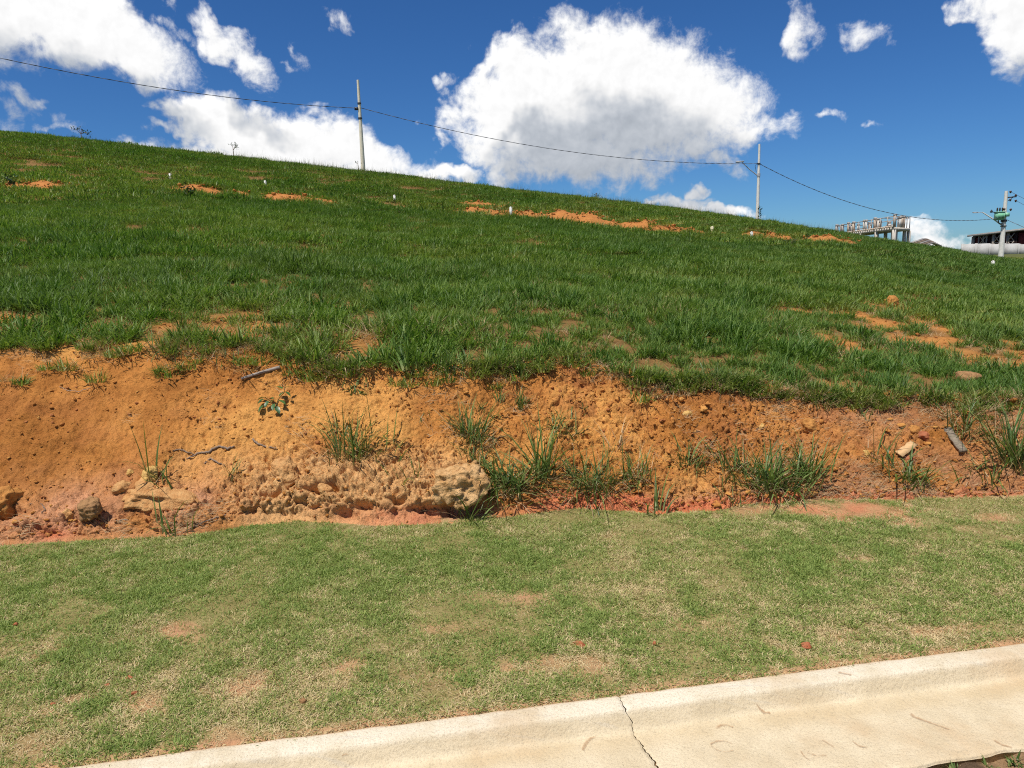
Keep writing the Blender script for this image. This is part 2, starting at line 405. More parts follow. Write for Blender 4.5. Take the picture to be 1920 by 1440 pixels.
def prof(phi):
    """control radii and heights of the ground along each azimuth, from the foot of the bank to the far land"""
    phi = np.asarray(phi, float); c = np.maximum(cosd(phi), .18)
    r1 = foot_r(phi); z1 = lawn_z(r1*np.sin(np.radians(phi)), r1*np.cos(np.radians(phi)))
    hs = step_h(phi); tt = np.interp(phi, _tp, _tt)
    sl = .66*np.maximum(c, .5)
    r2 = (EYE - z1 - hs + sl*(r1+.05))/(sl - tt); z2 = EYE + tt*r2
    r3 = 25.0/np.maximum(c, .45); z3 = EYE + np.interp(phi, _mp, _mt)*r3
    r4 = 45.0/np.maximum(c, .45); ct = np.interp(phi, _cp, _ct); z4 = EYE + ct*r4
    r5 = r4 + 12; z5 = z4 + 12*(ct*.80 - .012)
    ft = np.interp(phi, [-60, -20, 10, 19, 24, 28, 31, 33, 36, 60], [.07, .06, .03, .020, .021, .0105, .000, -.004, -.0045, -.01])
    r6 = np.full_like(r5, 150.0); z6 = EYE + ft*150
    z5 = np.minimum(z5, EYE + (ct-.0045)*r5)
    r7 = np.full_like(r5, 1500.0); z7 = np.full_like(r5, -45.0)
    return (r1, r2, r3, r4, r5, r6, r7), (z1, z2, z3, z4, z5, z6, z7)
MOUNDS = [  # bare mounds of soil along the old lot line: px, py, half width px, height m
 (70,357,46,.26),(372,361,46,.32),(455,367,13,.26),(540,378,50,.40),(605,384,34,.20),(910,391,58,.34),(900,407,50,.34),(975,411,34,.22),(1030,413,46,.40),(1075,421,50,.50),(1120,428,30,.24),(1165,430,40,.36),(1200,436,30,.30),(1250,437,54,.42),(1310,442,34,.18),
 (1040,392,38,.24),(1130,402,34,.24),(1408,443,22,.32),(1455,450,34,.44),(1535,459,30,.36),(1572,459,30,.40)]
_MND = []
def hill_z(phi, r, mounds=True):
    shp = np.broadcast(phi, r).shape; phi = np.broadcast_to(phi, shp).astype(float); r = np.broadcast_to(r, shp).astype(float)
    rs, zs = prof(phi); n = len(rs)
    sl = [(zs[k+1]-zs[k])/(rs[k+1]-rs[k]) for k in range(n-1)]
    tg = [sl[0]] + [None]*(n-2) + [sl[-1]]
    for k in range(1, n-1): tg[k] = (sl[k-1]*(rs[k+1]-rs[k]) + sl[k]*(rs[k]-rs[k-1]))/(rs[k+1]-rs[k-1])
    tg[1] = sl[1]; tg[2] = .5*(sl[1]+sl[2])
    ct = np.interp(phi, _cp, _ct); tg[3] = ct*.97-.002
    z = zs[1] + sl[1]*(r-rs[1])
    for k in range(1, n-1):
        h = rs[k+1]-rs[k]; u = np.clip((r-rs[k])/h, 0, 1)
        zz = (2*u**3-3*u**2+1)*zs[k] + (u**3-2*u**2+u)*h*tg[k] + (-2*u**3+3*u**2)*zs[k+1] + (u**3-u**2)*h*tg[k+1]
        z = np.where((r >= rs[k]), zz, z)
    x = r*np.sin(np.radians(phi)); y = r*np.cos(np.radians(phi)); o = np.zeros_like(x)
    near = sstep(r-rs[1], 0, .8)*sstep(-r, -120, -60)
    z = z + near*.045*fbm(np.stack([x*.8, y*.8, o], -1), 3, 3) + near*sstep(-r, -44, -30)*.10*fbm(np.stack([x*.16, y*.16, o], -1), 2, 9)
    if mounds:
        for (mp, mr, mw, mh) in _MND:
            dph = np.radians(phi-mp)*mr/mw; dr = (r-mr)/np.where(r < mr, .55, .9)
            z = z + mh*np.exp(-np.clip(dph**2, 0, 30)**1.4 - dr**2)*(.62+.40*fbm(np.stack([x*2.6, y*2.6, o], -1), 3, 5))
    return z
def hill_hit(px, py):
    """where the sight line through a pixel meets the smooth hill"""
    ph, tn = az_tan(px, py)
    rs, zs = prof(np.array([ph])); r = np.exp(np.linspace(math.log(float(rs[1][0])), math.log(140), 900))
    z = hill_z(np.full_like(r, ph), r, False); d = z - (EYE + tn*r)
    k = np.where(d > 0)[0]; rr = r[k[0]] if len(k) else 26.0
    return ph, float(rr)
for (px, py, hw, hm) in MOUNDS:
    ph, _ = hill_hit(px, py+6); rr = float(25.0/max(float(cosd(ph)), .45)) + (3.0 if py < np.interp(px, [0, 1920], [330, 480]) else 0)
    ph2, tn = az_tan(px, py)
    rr = max(12., min(rr, 40.)); _MND.append((ph, rr, hw/FPX*rr, hm))

# bare places on the hill, in the plan that the photograph shows them (pixel ellipses -> weights 0..1)
BARE = [(1600,588,110,13,.7),(1660,606,120,18,.85),(1560,578,60,10,.5),(1800,618,60,16,.7),(1760,640,150,14,.8),(1690,655,60,10,.55),(1850,665,90,16,.75),(1900,690,70,18,.8),(1640,665,60,8,.4),
 (590,575,60,18,.72),(640,600,50,14,.75),(545,540,32,20,.55),(480,590,45,9,.6),(700,640,90,14,.35),(380,622,110,14,.6),(60,600,60,9,.5),(160,590,30,8,.4),(420,600,26,9,.5),
 (1280,565,45,10,.35),(1010,590,30,9,.35),(850,385,60,8,.6),(870,390,50,10,.7),(1080,395,60,7,.6),(1310,440,40,5,.6),(480,662,160,14,.6),(1100,560,40,8,.3),(1560,725,40,9,.5),(1420,640,60,8,.3)]
def bare_w(px, py, nz):
    w = np.zeros_like(px)
    for (cx, cy, a, b, k) in BARE:
        d = ((px-cx)/a)**2 + ((py-cy)/b)**2
        w = np.maximum(w, k*1.25*np.exp(-np.clip(d, 0, 40)**1.2*.7) + .0)
    w = np.clip(w*.72 + nz*1.25*(w > .08), 0, .93)
    return w
def mound_w(phi, r, margin=0.0):
    w = np.zeros_like(phi)
    for (mp, mr, mw, mh) in _MND:
        dph = np.radians(phi-mp)*mr/(mw+margin*.6); dr = (r-mr+.20+margin*.3)/(.70+margin)
        w = np.maximum(w, np.exp(-np.clip(dph**2, 0, 30)**1.4 - dr**2))
    return w
OCH = np.array([.47, .198, .050]); TAN = np.array([.60, .345, .145]); RED = np.array([.60, .19, .085]); BRN = np.array([.32, .125, .045]); PINK = np.array([.52, .26, .14]); YEL = np.array([.60, .295, .082])
THATCH = np.array([.22, .125, .045]); ORG = np.array([.46, .19, .056])

def grid_faces(nr, nc):
    i = np.arange(nr-1)[:, None]*nc; j = np.arange(nc-1)[None]
    return np.stack([i+j, i+j+1, i+nc+j+1, i+nc+j], -1).reshape(-1, 4)
def rgba(c): return np.concatenate([c, np.ones((len(c), 1))], 1)

# --- hillside
hphi = np.concatenate([np.arange(-72, -46, 1.0), np.arange(-46, 46, .16), np.arange(46, 72.1, 1.0)])
def near_rows():
    u = [0.0]; d = .05
    while u[-1] < 1490: u.append(u[-1] + d); d *= 1.028 if u[-1] < 75 else 1.12
    return np.array(u)
hu = near_rows()
r2a = prof(hphi)[0][1]
HP, HR = np.meshgrid(hphi, hu); HR = HR + (r2a - .05)[None]
HZ = hill_z(HP, HR)
# the first row tucks under the top of the bank
HX = HR*np.sin(np.radians(HP)); HY = HR*np.cos(np.radians(HP))
_o = np.zeros_like(HX); _nr = sstep(-(HR - r2a[None]), -1.6, -.5); HZ = HZ + _nr*(.020*fbm(np.stack([HX*7, HY*7, _o], -1), 3, 301) + .010*fbm(np.stack([HX*22, HY*22, _o], -1), 2, 302))
HZ[0] -= .05
hpx, hpy = project(HX, HY, HZ)
nzh = fbm(np.stack([HX*2.7, HY*2.7, HX*0], -1), 4, 21)
bw = np.maximum(bare_w(hpx, hpy, nzh), np.clip(mound_w(HP, HR)*1.5 + nzh*.3*(mound_w(HP, HR) > .15), 0, 1))
edge_w = sstep(-(HR - r2a[None]), -.22, -.03)
bw = np.maximum(bw, edge_w)
bw = np.where(HR > 90, 0, bw)
HZ = HZ + bw*sstep(-HR, -16, -9)*(.030*fbm(np.stack([HX*5, HY*5, HX*0], -1), 3, 303) - .012)
soilc = np.where((HR > 14)[..., None], ORG, OCH*.95+.05*TAN)
hc = THATCH*(1-bw[..., None]) + soilc*bw[..., None]
farmask = sstep(HR, 66, 90)[..., None]
hc = hc*(1-farmask) + np.array([.11, .12, .04])*farmask
hill_v = np.stack([HX, HY, HZ], -1).reshape(-1, 3)
hill_f = grid_faces(*HP.shape)
hill = tag(link('hillside', make_mesh('hillside', hill_v, [hill_f], M['ground'], True, {'soil': rgba(hc.reshape(-1, 3))})), kind='structure')

# --- earth bank: a surface swept along the foot line, with a crumbling step at its foot
bphi = np.concatenate([np.arange(-58, -40, .35), np.arange(-40, 40, .072), np.arange(40, 58, .35)])
NS1, NS2 = 46, 118
s = np.concatenate([np.linspace(0, .3, NS1, endpoint=False), np.linspace(.3, 1, NS2)])
BP, BS = np.meshgrid(bphi, s)
rs, zs = prof(bphi); r1, r2, z1, z2 = rs[0], rs[1], zs[0], zs[1]
hs = step_h(bphi)
a1 = np.clip(BS/.3, 0, 1); a2 = np.clip((BS-.3)/.7, 0, 1)
stepdepth = .05 + .72*hs
BR = r1[None] - .05 + .05*np.minimum(a1*6, 1) - .035*np.sin(np.pi*np.clip((a1-.15)/.85, 0, 1))*(hs/.2)[None]*0 + stepdepth[None]*a1**1.6
BZ = (z1-.03)[None] + .03*np.minimum(a1*6, 1) + (hs[None])*a1**.85
rS = r1 + stepdepth; zS = z1 + hs
BR = BR + a2*(r2-rS)[None]
prf = a2 + .10*np.sin(np.pi*a2)*(a2)                       # gently rounded towards the top
BZ = BZ + prf*(z2-zS)[None]
BX = BR*np.sin(np.radians(BP)); BY = BR*np.cos(np.radians(BP))
P0 = np.stack([BX, BY, BZ], -1)
du = np.gradient(P0, axis=1); dv = np.gradient(P0, axis=0)
NR = np.cross(du, dv); NR = NR/np.linalg.norm(NR, axis=-1, keepdims=True)
bkx, bky = project(BX, BY, BZ)
# weights of the zones
ends = np.minimum(sstep(BS, 0, .05), sstep(1-BS, 0, .06))
rough_r = sstep(bkx, 820, 1120)                             # rubble on the right half
crumb = np.exp(-np.abs((BS-.22)/.20)**3)*sstep(bkx, 380, 520)*sstep(-bkx, -900, -800)     # crumbling ledge
crumbL = np.exp(-((BS-.20)/.15)**2)*sstep(-bkx, -520, -380)
d = .060*fbm(P0*2.2, 3, 1) + .020*fbm(P0*7, 3, 2)
gully = fbm(np.stack([ka(BX, BY)*5, BZ*.8, BX*0], -1), 3, 8)
d = d + .018*gully*sstep(a2, 0, .3) + .012*fbm(np.stack([ka(BX, BY)*13, BZ*1.6, BX*0], -1), 3, 502)*sstep(a2, 0, .2)
w1 = worley(P0*np.array([13., 13, 13]), 4); w2 = worley(P0*30., 6)
d = d + (.030*(.55-w1))*(.35+.45*rough_r + .2*crumb + .3*crumbL) + (.017*(.5-w2))*(.65+.7*rough_r+.8*crumb+.6*crumbL) + .008*(.5-worley(P0*62., 61))*(.9+.7*rough_r+.6*crumb)
Pw_ = P0 + .03*np.stack([fbm(P0*9, 2, 201), fbm(P0*9, 2, 202), fbm(P0*9, 2, 203)], -1)
h1, e1 = chunks(Pw_*np.array([9, 9, 12.]), 210); h2, e2 = chunks(Pw_*22., 220); h3, e3 = chunks(Pw_*44., 230)
d = d + .042*h1*(crumb + .8*crumbL) - .022*sstep(-e1, -.12, 0)*(crumb + .6*crumbL) + .020*h2*(.30 + .7*rough_r + .9*crumb + .7*crumbL)*1.0 - .010*sstep(-e2, -.14, 0)*(.2 + .6*rough_r + .8*crumb + .6*crumbL)
d = d + .013*np.maximum(h3, -.1)*(.75 + .7*rough_r + .9*crumb)
d = d + (.050*billow(P0*6.0, 3, 12) - .01)*(crumb*.45 + crumbL*.5)
pits = sstep(fbm(P0*np.array([6., 6, 9]), 2, 33), .22, .5)
d = d - .0*pits*crumb - .03*pits*crumbL - .015*pits*sstep(-BS, -.28, -.1)*rough_r
pit2 = sstep(fbm(P0*16., 2, 35), .36, .6); d = d - .006*pit2*(.4+.6*rough_r)*sstep(a2, .0, .1)
d = d + (.008 + .006*crumb)*fbm(P0*40., 2, 41)
n_w = fbm(P0*11, 2, 63); n_w2 = fbm(P0*11, 2, 64)
# hollows: under the boulder and in the crumbling ledge
for (hx_, hy_, ha_, hb_, hd_) in [(868,950,62,24,.12),(603,914,24,12,.12),(632,910,14,8,.06),(676,948,20,9,.09),(650,962,20,7,.05),(748,935,16,7,.05),(790,955,22,8,.05),(715,905,12,6,.03),(560,940,10,6,.03),(500,925,14,6,.05),(545,905,9,5,.03),(318,938,40,9,.08),(10,958,26,10,.08),(700,925,9,5,.03),(585,950,12,5,.04)]:
    wx_ = bkx + 9*n_w; wy_ = bky + 6*n_w2
    d = d - hd_*np.exp(-np.clip((((wx_-hx_)/ha_)**2 + ((wy_-hy_)/hb_)**2), 0, 30)**1.5)
P1 = P0 + NR*(d*ends)[..., None]
# colour of the soil by place
c = np.broadcast_to(OCH, P1.shape).copy()
def blend(c, col, w): w = np.clip(w, 0, 1)[..., None]; return c*(1-w) + col*w
n1 = fbm(P0*1.7, 3, 50); n2 = fbm(P0*4.2, 3, 51); n3 = fbm(P0*9, 3, 52)
rill = fbm(np.stack([ka(BX, BY)*7, BZ*1.2, BX*0], -1), 4, 501)
c = blend(c, OCH*np.array([.70, .66, .62]), .8*sstep(-n1, .0, .4) + .5*sstep(rill, .1, .4))
c = blend(c, YEL, .9*sstep(n1, -.05, .35)); c = blend(c, BRN*1.25, .60*sstep(n2, .1, .5)*(.35+.65*rough_r))
c = blend(c, ORG*.9, .6*sstep(n3, .0, .4)*rough_r)
base = sstep(-(BS + .05*fbm(P0*6, 2, 58)), -.50, -.26)
c = blend(c, TAN*1.05, .95*base*sstep(bkx, 380, 500)*sstep(-bkx, -960, -840)*(.9+.4*n2))
c = blend(c, PINK*1.05, base*sstep(-bkx, -520, -360)*(.65+.8*n2))
c = blend(c, PINK*.95, sstep(-BS, -.4, -.2)*sstep(bkx, 1150, 1350)*(.7+.8*n2))
c = blend(c, RED*.5+PINK*.5, sstep(-BS, -.12, -.04)*sstep(bkx, 520, 760)*(.7+.9*n2))
c = blend(c, RED, sstep(-BS, -.24, -.12)*sstep(bkx, 960, 1060)*(.9+.6*n2))
c = blend(c, RED*.9, np.exp(-((bkx-95)/30)**2-((bky-1000)/14)**2))
c = blend(c, BRN, .75*sstep(BS, .72, .95)*sstep(bkx, 900, 1250)*(.5+n2*1.3+.3))
c = blend(c, BRN*1.35, .45*sstep(bkx, 1250, 1600)*sstep(BS, .35, .6)*(.5+n1*1.5))
c = blend(c, np.array([.40, .21, .11]), .6*sstep(bkx, 1420, 1700)*(.5+n2*1.4))
c = np.clip(c*1.10, 0, .75)
bank_v = P1.reshape(-1, 3); bank_f = grid_faces(*BP.shape)
bank = tag(link('earth_bank', make_mesh('earth_bank', bank_v, [bank_f], M['bank'], True, {'soil': rgba(c.reshape(-1, 3))})), kind='structure')

# --- verge under the lawn
lphi = np.concatenate([np.arange(-70, -44, .8), np.arange(-44, 44, .22), np.arange(44, 70, .8)])
lu = np.linspace(0, 1, 110)
LP, LU = np.meshgrid(lphi, lu)
kr = (TK+.0)/np.maximum(cosd(lphi), .12); fr_ = foot_r(lphi) + .06
LR = kr[None]*(1-LU) + fr_[None]*LU
LX = LR*np.sin(np.radians(LP)); LY = LR*np.cos(np.radians(LP)); LZ = lawn_z(LX, LY)
LZ = LZ + (.012*fbm(np.stack([LX*3, LY*3, LX*0], -1), 3, 61) - .002)*sstep(LU, 0, .08)*sstep(1-LU, 0, .08)
LZ[0] -= .012
lpx, lpy = project(LX, LY, LZ)
LAWNBARE = [(455,1288,66,20,1.0),(120,1208,85,24,.75),(60,1240,50,18,.5),(930,1118,70,22,.7),(60,1395,85,34,.75),(110,1350,50,18,.5),(500,1390,110,22,.6),(330,1190,40,20,.45),(1440,1250,120,16,.55),(1290,1285,130,16,.5),
 (800,1270,110,28,.55),(1060,1240,130,26,.5),(1530,952,70,12,.9),(1620,962,110,20,.95),(1700,980,70,14,.7),(1490,985,40,10,.6),(1400,950,60,9,.6),(1600,1050,30,8,.7),(1150,1002,20,7,.7),(1088,1208,24,11,.9),(1370,960,40,8,.5),(1850,975,50,9,.5),(1800,990,40,8,.5),(1880,1010,40,8,.4),
 (220,1320,70,22,.55),(700,1330,90,18,.5),(980,1160,40,12,.5),(1750,1180,120,12,.45),(1560,1190,90,14,.4),(860,1180,60,12,.35),(640,1250,60,14,.35),(1330,1170,80,12,.35),(1430,1010,60,8,.35)]
def lawn_bare(px, py, nz):
    w = np.zeros_like(px)
    for (cx, cy, a, b, k) in LAWNBARE:
        w = np.maximum(w, k*.95*np.exp(-np.clip(((px-cx)/a)**2 + ((py-cy)/b)**2, 0, 40)))
    return np.clip(w*.85 + nz*.75*(w > .06), 0, .95)
nzl = fbm(np.stack([LX*6, LY*6, LX*0], -1), 4, 71)
lb = np.maximum(lawn_bare(lpx, lpy, nzl), sstep(-kt(LX, LY), -.06, -.015)*.9)
lb = np.maximum(lb, sstep(1-LU, .07, .0)*.85)
lc = np.array([.29, .24, .095])*(1-lb[..., None]) + (np.array([.50, .29, .15]))*lb[..., None]
lc = blend(lc, PINK*1.1, .5*lb*sstep(nzl, .1, .4))
lc = blend(lc, np.array([.56, .235, .115]), lb*sstep(LU, .72, .9)*sstep(lpx, 1300, 1450)*(.75+nzl))
lawn_v = np.stack([LX, LY, LZ], -1).reshape(-1, 3); lawn_f = grid_faces(*LP.shape)
verge = tag(link('verge', make_mesh('verge', lawn_v, [lawn_f], M['lawnsoil'], True, {'soil': rgba(lc.reshape(-1, 3))})), kind='structure')

BV_bank = BVHTree.FromPolygons(bank_v.tolist(), bank_f.tolist())
BV_hill = BVHTree.FromPolygons(hill_v.tolist(), hill_f.tolist())
BV_lawn = BVHTree.FromPolygons(lawn_v.tolist(), lawn_f.tolist())
def hit(px, py, trees=None):
    d = Vector(ray(px, py)).normalized(); best = None
    for tr in (trees or (BV_bank, BV_hill, BV_lawn)):
        h = tr.ray_cast(Vector((0, 0, EYE)), d, 400)
        if h[0] is not None and (best is None or h[3] < best[2]): best = (np.array(h[0]), np.array(h[1]), h[3])
    if best is None: best = (at_dist(px, py, 30), np.array([0, 0, 1.]), 30)
    n = best[1]; n = n if n[2] > 0 else -n
    return best[0], n, best[2]
def drop(x, y):
    best = None
    for tr in (BV_bank, BV_hill, BV_lawn):
        h = tr.ray_cast(Vector((x, y, 60)), Vector((0, 0, -1)), 200)
        if h[0] is not None and (best is None or h[0][2] > best): best = h[0][2]
    return 0.0 if best is None else best

# --- kerb with its gutter, in two poured lengths that meet at a ragged crack
M['concrete'], t, b, o = new_mat('kerb_concrete')
v = objcoord(t)
sepv = nd(t, 'ShaderNodeSeparateXYZ'); 
at_o = nd(t, 'ShaderNodeAttribute', attribute_name='across')
n1 = nd(t, 'ShaderNodeTexNoise', i_Scale=7.0, i_Detail=6.0, i_Roughness=.62); t.links.new(v, n1.inputs['Vector'])
n2 = nd(t, 'ShaderNodeTexNoise', i_Scale=160.0, i_Detail=3.0, i_Roughness=.6); t.links.new(v, n2.inputs['Vector'])
n3 = nd(t, 'ShaderNodeTexNoise', i_Scale=2.2, i_Detail=5.0, i_Roughness=.6); t.links.new(v, n3.inputs['Vector'])
mp = nd(t, 'ShaderNodeMapping'); t.links.new(v, mp.inputs[0]); mp.inputs['Rotation'].default_value = (0, 0, -KA); mp.inputs['Scale'].default_value = (3, 55, 3)
n4 = nd(t, 'ShaderNodeTexNoise', i_Scale=1.0, i_Detail=4.0, i_Roughness=.6); t.links.new(mp.outputs[0], n4.inputs['Vector'])
c = mixc(t, smooth(t, n1.outputs[0], .3, .7), (.64, .535, .365), (.54, .44, .285))
c = mixc(t, smooth(t, at_o.outputs['Fac'], .094, .078), c, mixc(t, smooth(t, n1.outputs[0], .35, .7), (.68, .60, .46), (.58, .49, .34)))
# silt that settled where the face meets the pan
silt = mth(t, 'MULTIPLY', mth(t, 'MULTIPLY', smooth(t, at_o.outputs['Fac'], .115, .155), smooth(t, at_o.outputs['Fac'], .235, .165)), smooth(t, n3.outputs[0], .25, .6))
c = mixc(t, mth(t, 'MULTIPLY', silt, .55), c, (.50, .375, .21))
c = mixc(t, mth(t, 'MULTIPLY', smooth(t, n4.outputs[0], .55, .75), mth(t, 'MULTIPLY', smooth(t, at_o.outputs['Fac'], .14, .09), .5)), c, (.50, .47, .40))
c = mixc(t, mth(t, 'MULTIPLY', smooth(t, at_o.outputs['Fac'], .022, .0), .8), c, (.50, .28, .13))
c = mixc(t, mth(t, 'MULTIPLY', smooth(t, n3.outputs[0], .50, .72), .6), c, (.50, .345, .19))
vo = nd(t, 'ShaderNodeTexVoronoi', i_Scale=60.0, i_Randomness=1.0); t.links.new(v, vo.inputs['Vector'])
c = mixc(t, mth(t, 'MULTIPLY', smooth(t, vo.outputs['Distance'], .13, .05), smooth(t, n1.outputs[0], .40, .58)), c, (.27, .20, .13))
c = mixc(t, mth(t, 'MULTIPLY', smooth(t, n2.outputs[0], .48, .72), .6), c, (.36, .29, .19))
t.links.new(c, b.inputs['Base Color']); b.inputs['Roughness'].default_value = .9; b.inputs['Specular IOR Level'].default_value = .15
bump(t, b, [(14, .35, .014, 5), (70, .6, .006, 4), (260, .5, .0022, 2)], v)
KO = np.array([0, .004, .010, .030, .055, .076, .081, .085, .089, .098, .108, .114, .119, .125, .14, .165, .19, .22, .25, .28, .31, .34, .38, .42, .445, .453, .457])
KZ = np.array([-.010, -.003, 0, .0005, -.001, -.004, -.0065, -.011, -.018, -.035, -.053, -.060, -.0635, -.0655, -.067, -.068, -.069, -.0695, -.070, -.070, -.070, -.070, -.070, -.070, -.071, -.074, -.082]) + KH
KOF = np.interp(np.linspace(0, 1, 110), np.linspace(0, 1, len(KO)), KO); KZF = np.interp(KOF, KO, KZ)
def kerb_hit(px, py):
    z = .0
    for _ in range(25):
        p = on_plane(px, py, z); oo = -kt(p[0], p[1]); z = .5*z + .5*float(np.interp(oo, KO, KZ))
    return p, oo
_cr = [kerb_hit(*q) for q in [(1157,1297),(1166,1315),(1174,1335),(1184,1352),(1189,1375),(1203,1395),(1220,1418),(1238,1442),(1262,1470)]]
_cro = np.array([q[1] for q in _cr]); _cra = np.array([ka(q[0][0], q[0][1]) for q in _cr])
def crack_a(oo): 
    return np.interp(oo, _cro, _cra) + .004*vnoise(np.stack([oo*60, oo*0, oo*0], -1), 3) + .0025*vnoise(np.stack([oo*170, oo*0, oo*0], -1), 4)
def kerb_seg(name, left):
    half = .0014 + .0022*sstep(KOF, .12, .35) + .0012*vnoise(np.stack([KOF*90, KOF*0+5, KOF*0], -1), 8 + left)
    ce = crack_a(KOF) + (-half if left else half)
    n = 380; u = np.linspace(0, 1, n)**1.8
    far = -9.0 if left else 14.0
    A = ce[:, None]*(1-u)[None] + far*u[None]
    O = np.repeat(KOF[:, None], n, 1); Z = np.repeat(KZF[:, None], n, 1)
    wob = .0035*fbm(np.stack([A*3.1, O*6, A*0], -1), 3, 80)
    edge = sstep(-O, -.03, -.0)*.006*fbm(np.stack([A*14, O*0, A*0], -1), 3, 84) + sstep(O, .38, .43)*.012*fbm(np.stack([A*9, O*0, A*0], -1), 3, 85)
    x, y = kxy(A, -(O+edge)); Zt = Z + wob
    # chipped arris along the crack
    Zt = Zt - .004*np.exp(-(np.abs(A-ce[:, None])/.006)**2)
    V = np.stack([x, y, Zt], -1); F = grid_faces(*A.shape)
    if left: F = F[:, ::-1]
    v = V.reshape(-1, 3); nr = len(KOF)
    ring = np.concatenate([np.arange(n), np.arange(1, nr)*n + n-1, (nr-1)*n + np.arange(n-2, -1, -1), np.arange(nr-2, 0, -1)*n])
    low = v[ring].copy(); low[:, 2] = -.09
    m = len(ring); k = np.arange(m); k2 = (k+1) % m
    sk = np.stack([ring[k], ring[k2], len(v)+k2, len(v)+k], -1)
    vv = np.vstack([v, low]); ac = np.concatenate([O.ravel(), O.ravel()[ring]])
    return tag(link(name, make_mesh(name, vv, [F, sk], M['concrete'], False, {'across': ac})), kind='structure')
ks1 = kerb_seg('kerb', 1); ks2 = kerb_seg('kerb.001', 0)
for k_ in (ks1, ks2): k_.data.polygons.foreach_set('use_smooth', np.ones(len(k_.data.polygons), bool)); 

# --- the unpaved edge of the street in front of the gutter, and the street beyond it
M['roadsoil'] = soil_mat('road_edge_soil', fine=.9)
ra = np.concatenate([np.linspace(-30, -2.2, 40), np.linspace(-2, 4.5, 300), np.linspace(4.7, 40, 40)]); ro = np.concatenate([np.linspace(.42, 1.2, 60), np.linspace(1.25, 2.0, 10)])
RA, RO = np.meshgrid(ra, ro); rx, ry = kxy(RA, -RO)
rz_ = -.042 + .030*fbm(np.stack([rx*9, ry*9, rx*0], -1), 4, 90) + .018*fbm(np.stack([rx*2.2, ry*2.2, rx*0], -1), 2, 91)
rz_ = np.minimum(rz_ + .022, np.where(RO < .47, -.012, .012))
rn = fbm(np.stack([rx*7, ry*7, rx*0], -1), 3, 92)
rc = np.broadcast_to(np.array([.30, .19, .10]), rx.shape+(3,)).copy(); rc = blend(rc, np.array([.58, .48, .34]), sstep(rn, .1, .3)*.9); rc = blend(rc, np.array([.10, .065, .04]), sstep(-rn, .12, .4)*.9)
tag(link('road_edge', make_mesh('road_edge', np.stack([rx, ry, rz_], -1).reshape(-1, 3), [grid_faces(*RA.shape)[:, ::-1]], M['roadsoil'], True, {'soil': rgba(rc.reshape(-1, 3))})), kind='structure')
M['asphalt'] = plain_mat('asphalt', (.055, .052, .05), (.04, .038, .037), 60, .9, .2, .5, .004)
ax, ay = kxy(np.array([-60, 70, 70, -60.]), np.array([-1.95, -1.95, -40, -40.]))
tag(link('street', make_mesh('street', np.stack([ax, ay, np.full(4, -.075)], -1), [np.array([[0, 3, 2, 1]])], M['asphalt'])), kind='structure')
M['subsoil'] = plain_mat('subsoil', (.20, .12, .06), (.12, .07, .035), 40, .95, .05, .5, .005)
ax, ay = kxy(np.array([-40, 60, 60, -40.]), np.array([.05, .05, -.43, -.43]))
tag(link('subsoil', make_mesh('subsoil', np.stack([ax, ay, np.full(4, -.014)], -1), [np.array([[0, 3, 2, 1]])], M['subsoil'])), kind='structure')

# ------------------------------------------------------------------ grass
def blades(base, yaw, lean, bend, length, width, K=3, twist=None, seed=0):
    n = len(yaw); base = np.asarray(base, float)
    t = np.linspace(0, 1, K+1); th = lean[:, None] + bend[:, None]*t[None]**1.4
    seg = length[:, None]/K
    dh = np.concatenate([np.zeros((n, 1)), np.cumsum(np.sin(.5*(th[:, 1:]+th[:, :-1]))*seg, 1)], 1)
    dz = np.concatenate([np.zeros((n, 1)), np.cumsum(np.cos(.5*(th[:, 1:]+th[:, :-1]))*seg, 1)], 1)
    cx, sx = np.cos(yaw)[:, None], np.sin(yaw)[:, None]
    cen = np.stack([base[:, 0:1]+dh*cx, base[:, 1:2]+dh*sx, base[:, 2:3]+dz], -1)
    tw = yaw + np.pi/2 + (rng.uniform(-.7, .7, n) if twist is None else twist)
    sd = np.stack([np.cos(tw), np.sin(tw), np.zeros(n)], -1)
    w = width[:, None]*np.minimum(1, (1-t)[None]*1.6+.0)**.8*.5
    Lf = cen[:, :K] - sd[:, None]*w[:, :K, None]; Rt = cen[:, :K] + sd[:, None]*w[:, :K, None]
    V = np.concatenate([np.stack([Lf, Rt], 2).reshape(n, 2*K, 3), cen[:, K:]], 1)       # n,(2K+1),3
    off = np.arange(n)[:, None]*(2*K+1)
    q = [np.stack([off[:, 0]+2*k, off[:, 0]+2*k+1, off[:, 0]+2*k+3, off[:, 0]+2*k+2], -1) for k in range(K-1)]
    tri = np.stack([off[:, 0]+2*K-2, off[:, 0]+2*K-1, off[:, 0]+2*K], -1)
    shade = np.repeat(rng.random(n)[:, None], 2*K+1, 1)
    al = np.concatenate([np.repeat(t[:K], 2), [1]]); al = np.repeat(al[None], n, 0)
    return V.reshape(-1, 3), ([np.vstack(q)] if q else []) + [tri], shade.ravel(), al.ravel()
def blade_mesh(name, mat, **kw):
    V, F, sh, al = blades(**kw); return make_mesh(name, V, F, mat, False, {'shade': sh, 'along': al})
def disc(n, r, z=0.0, pw=.5):
    a = rng.uniform(0, 2*np.pi, n); q = r*rng.random(n)**pw
    return np.stack([q*np.cos(a), q*np.sin(a), np.full(n, z)], -1), a
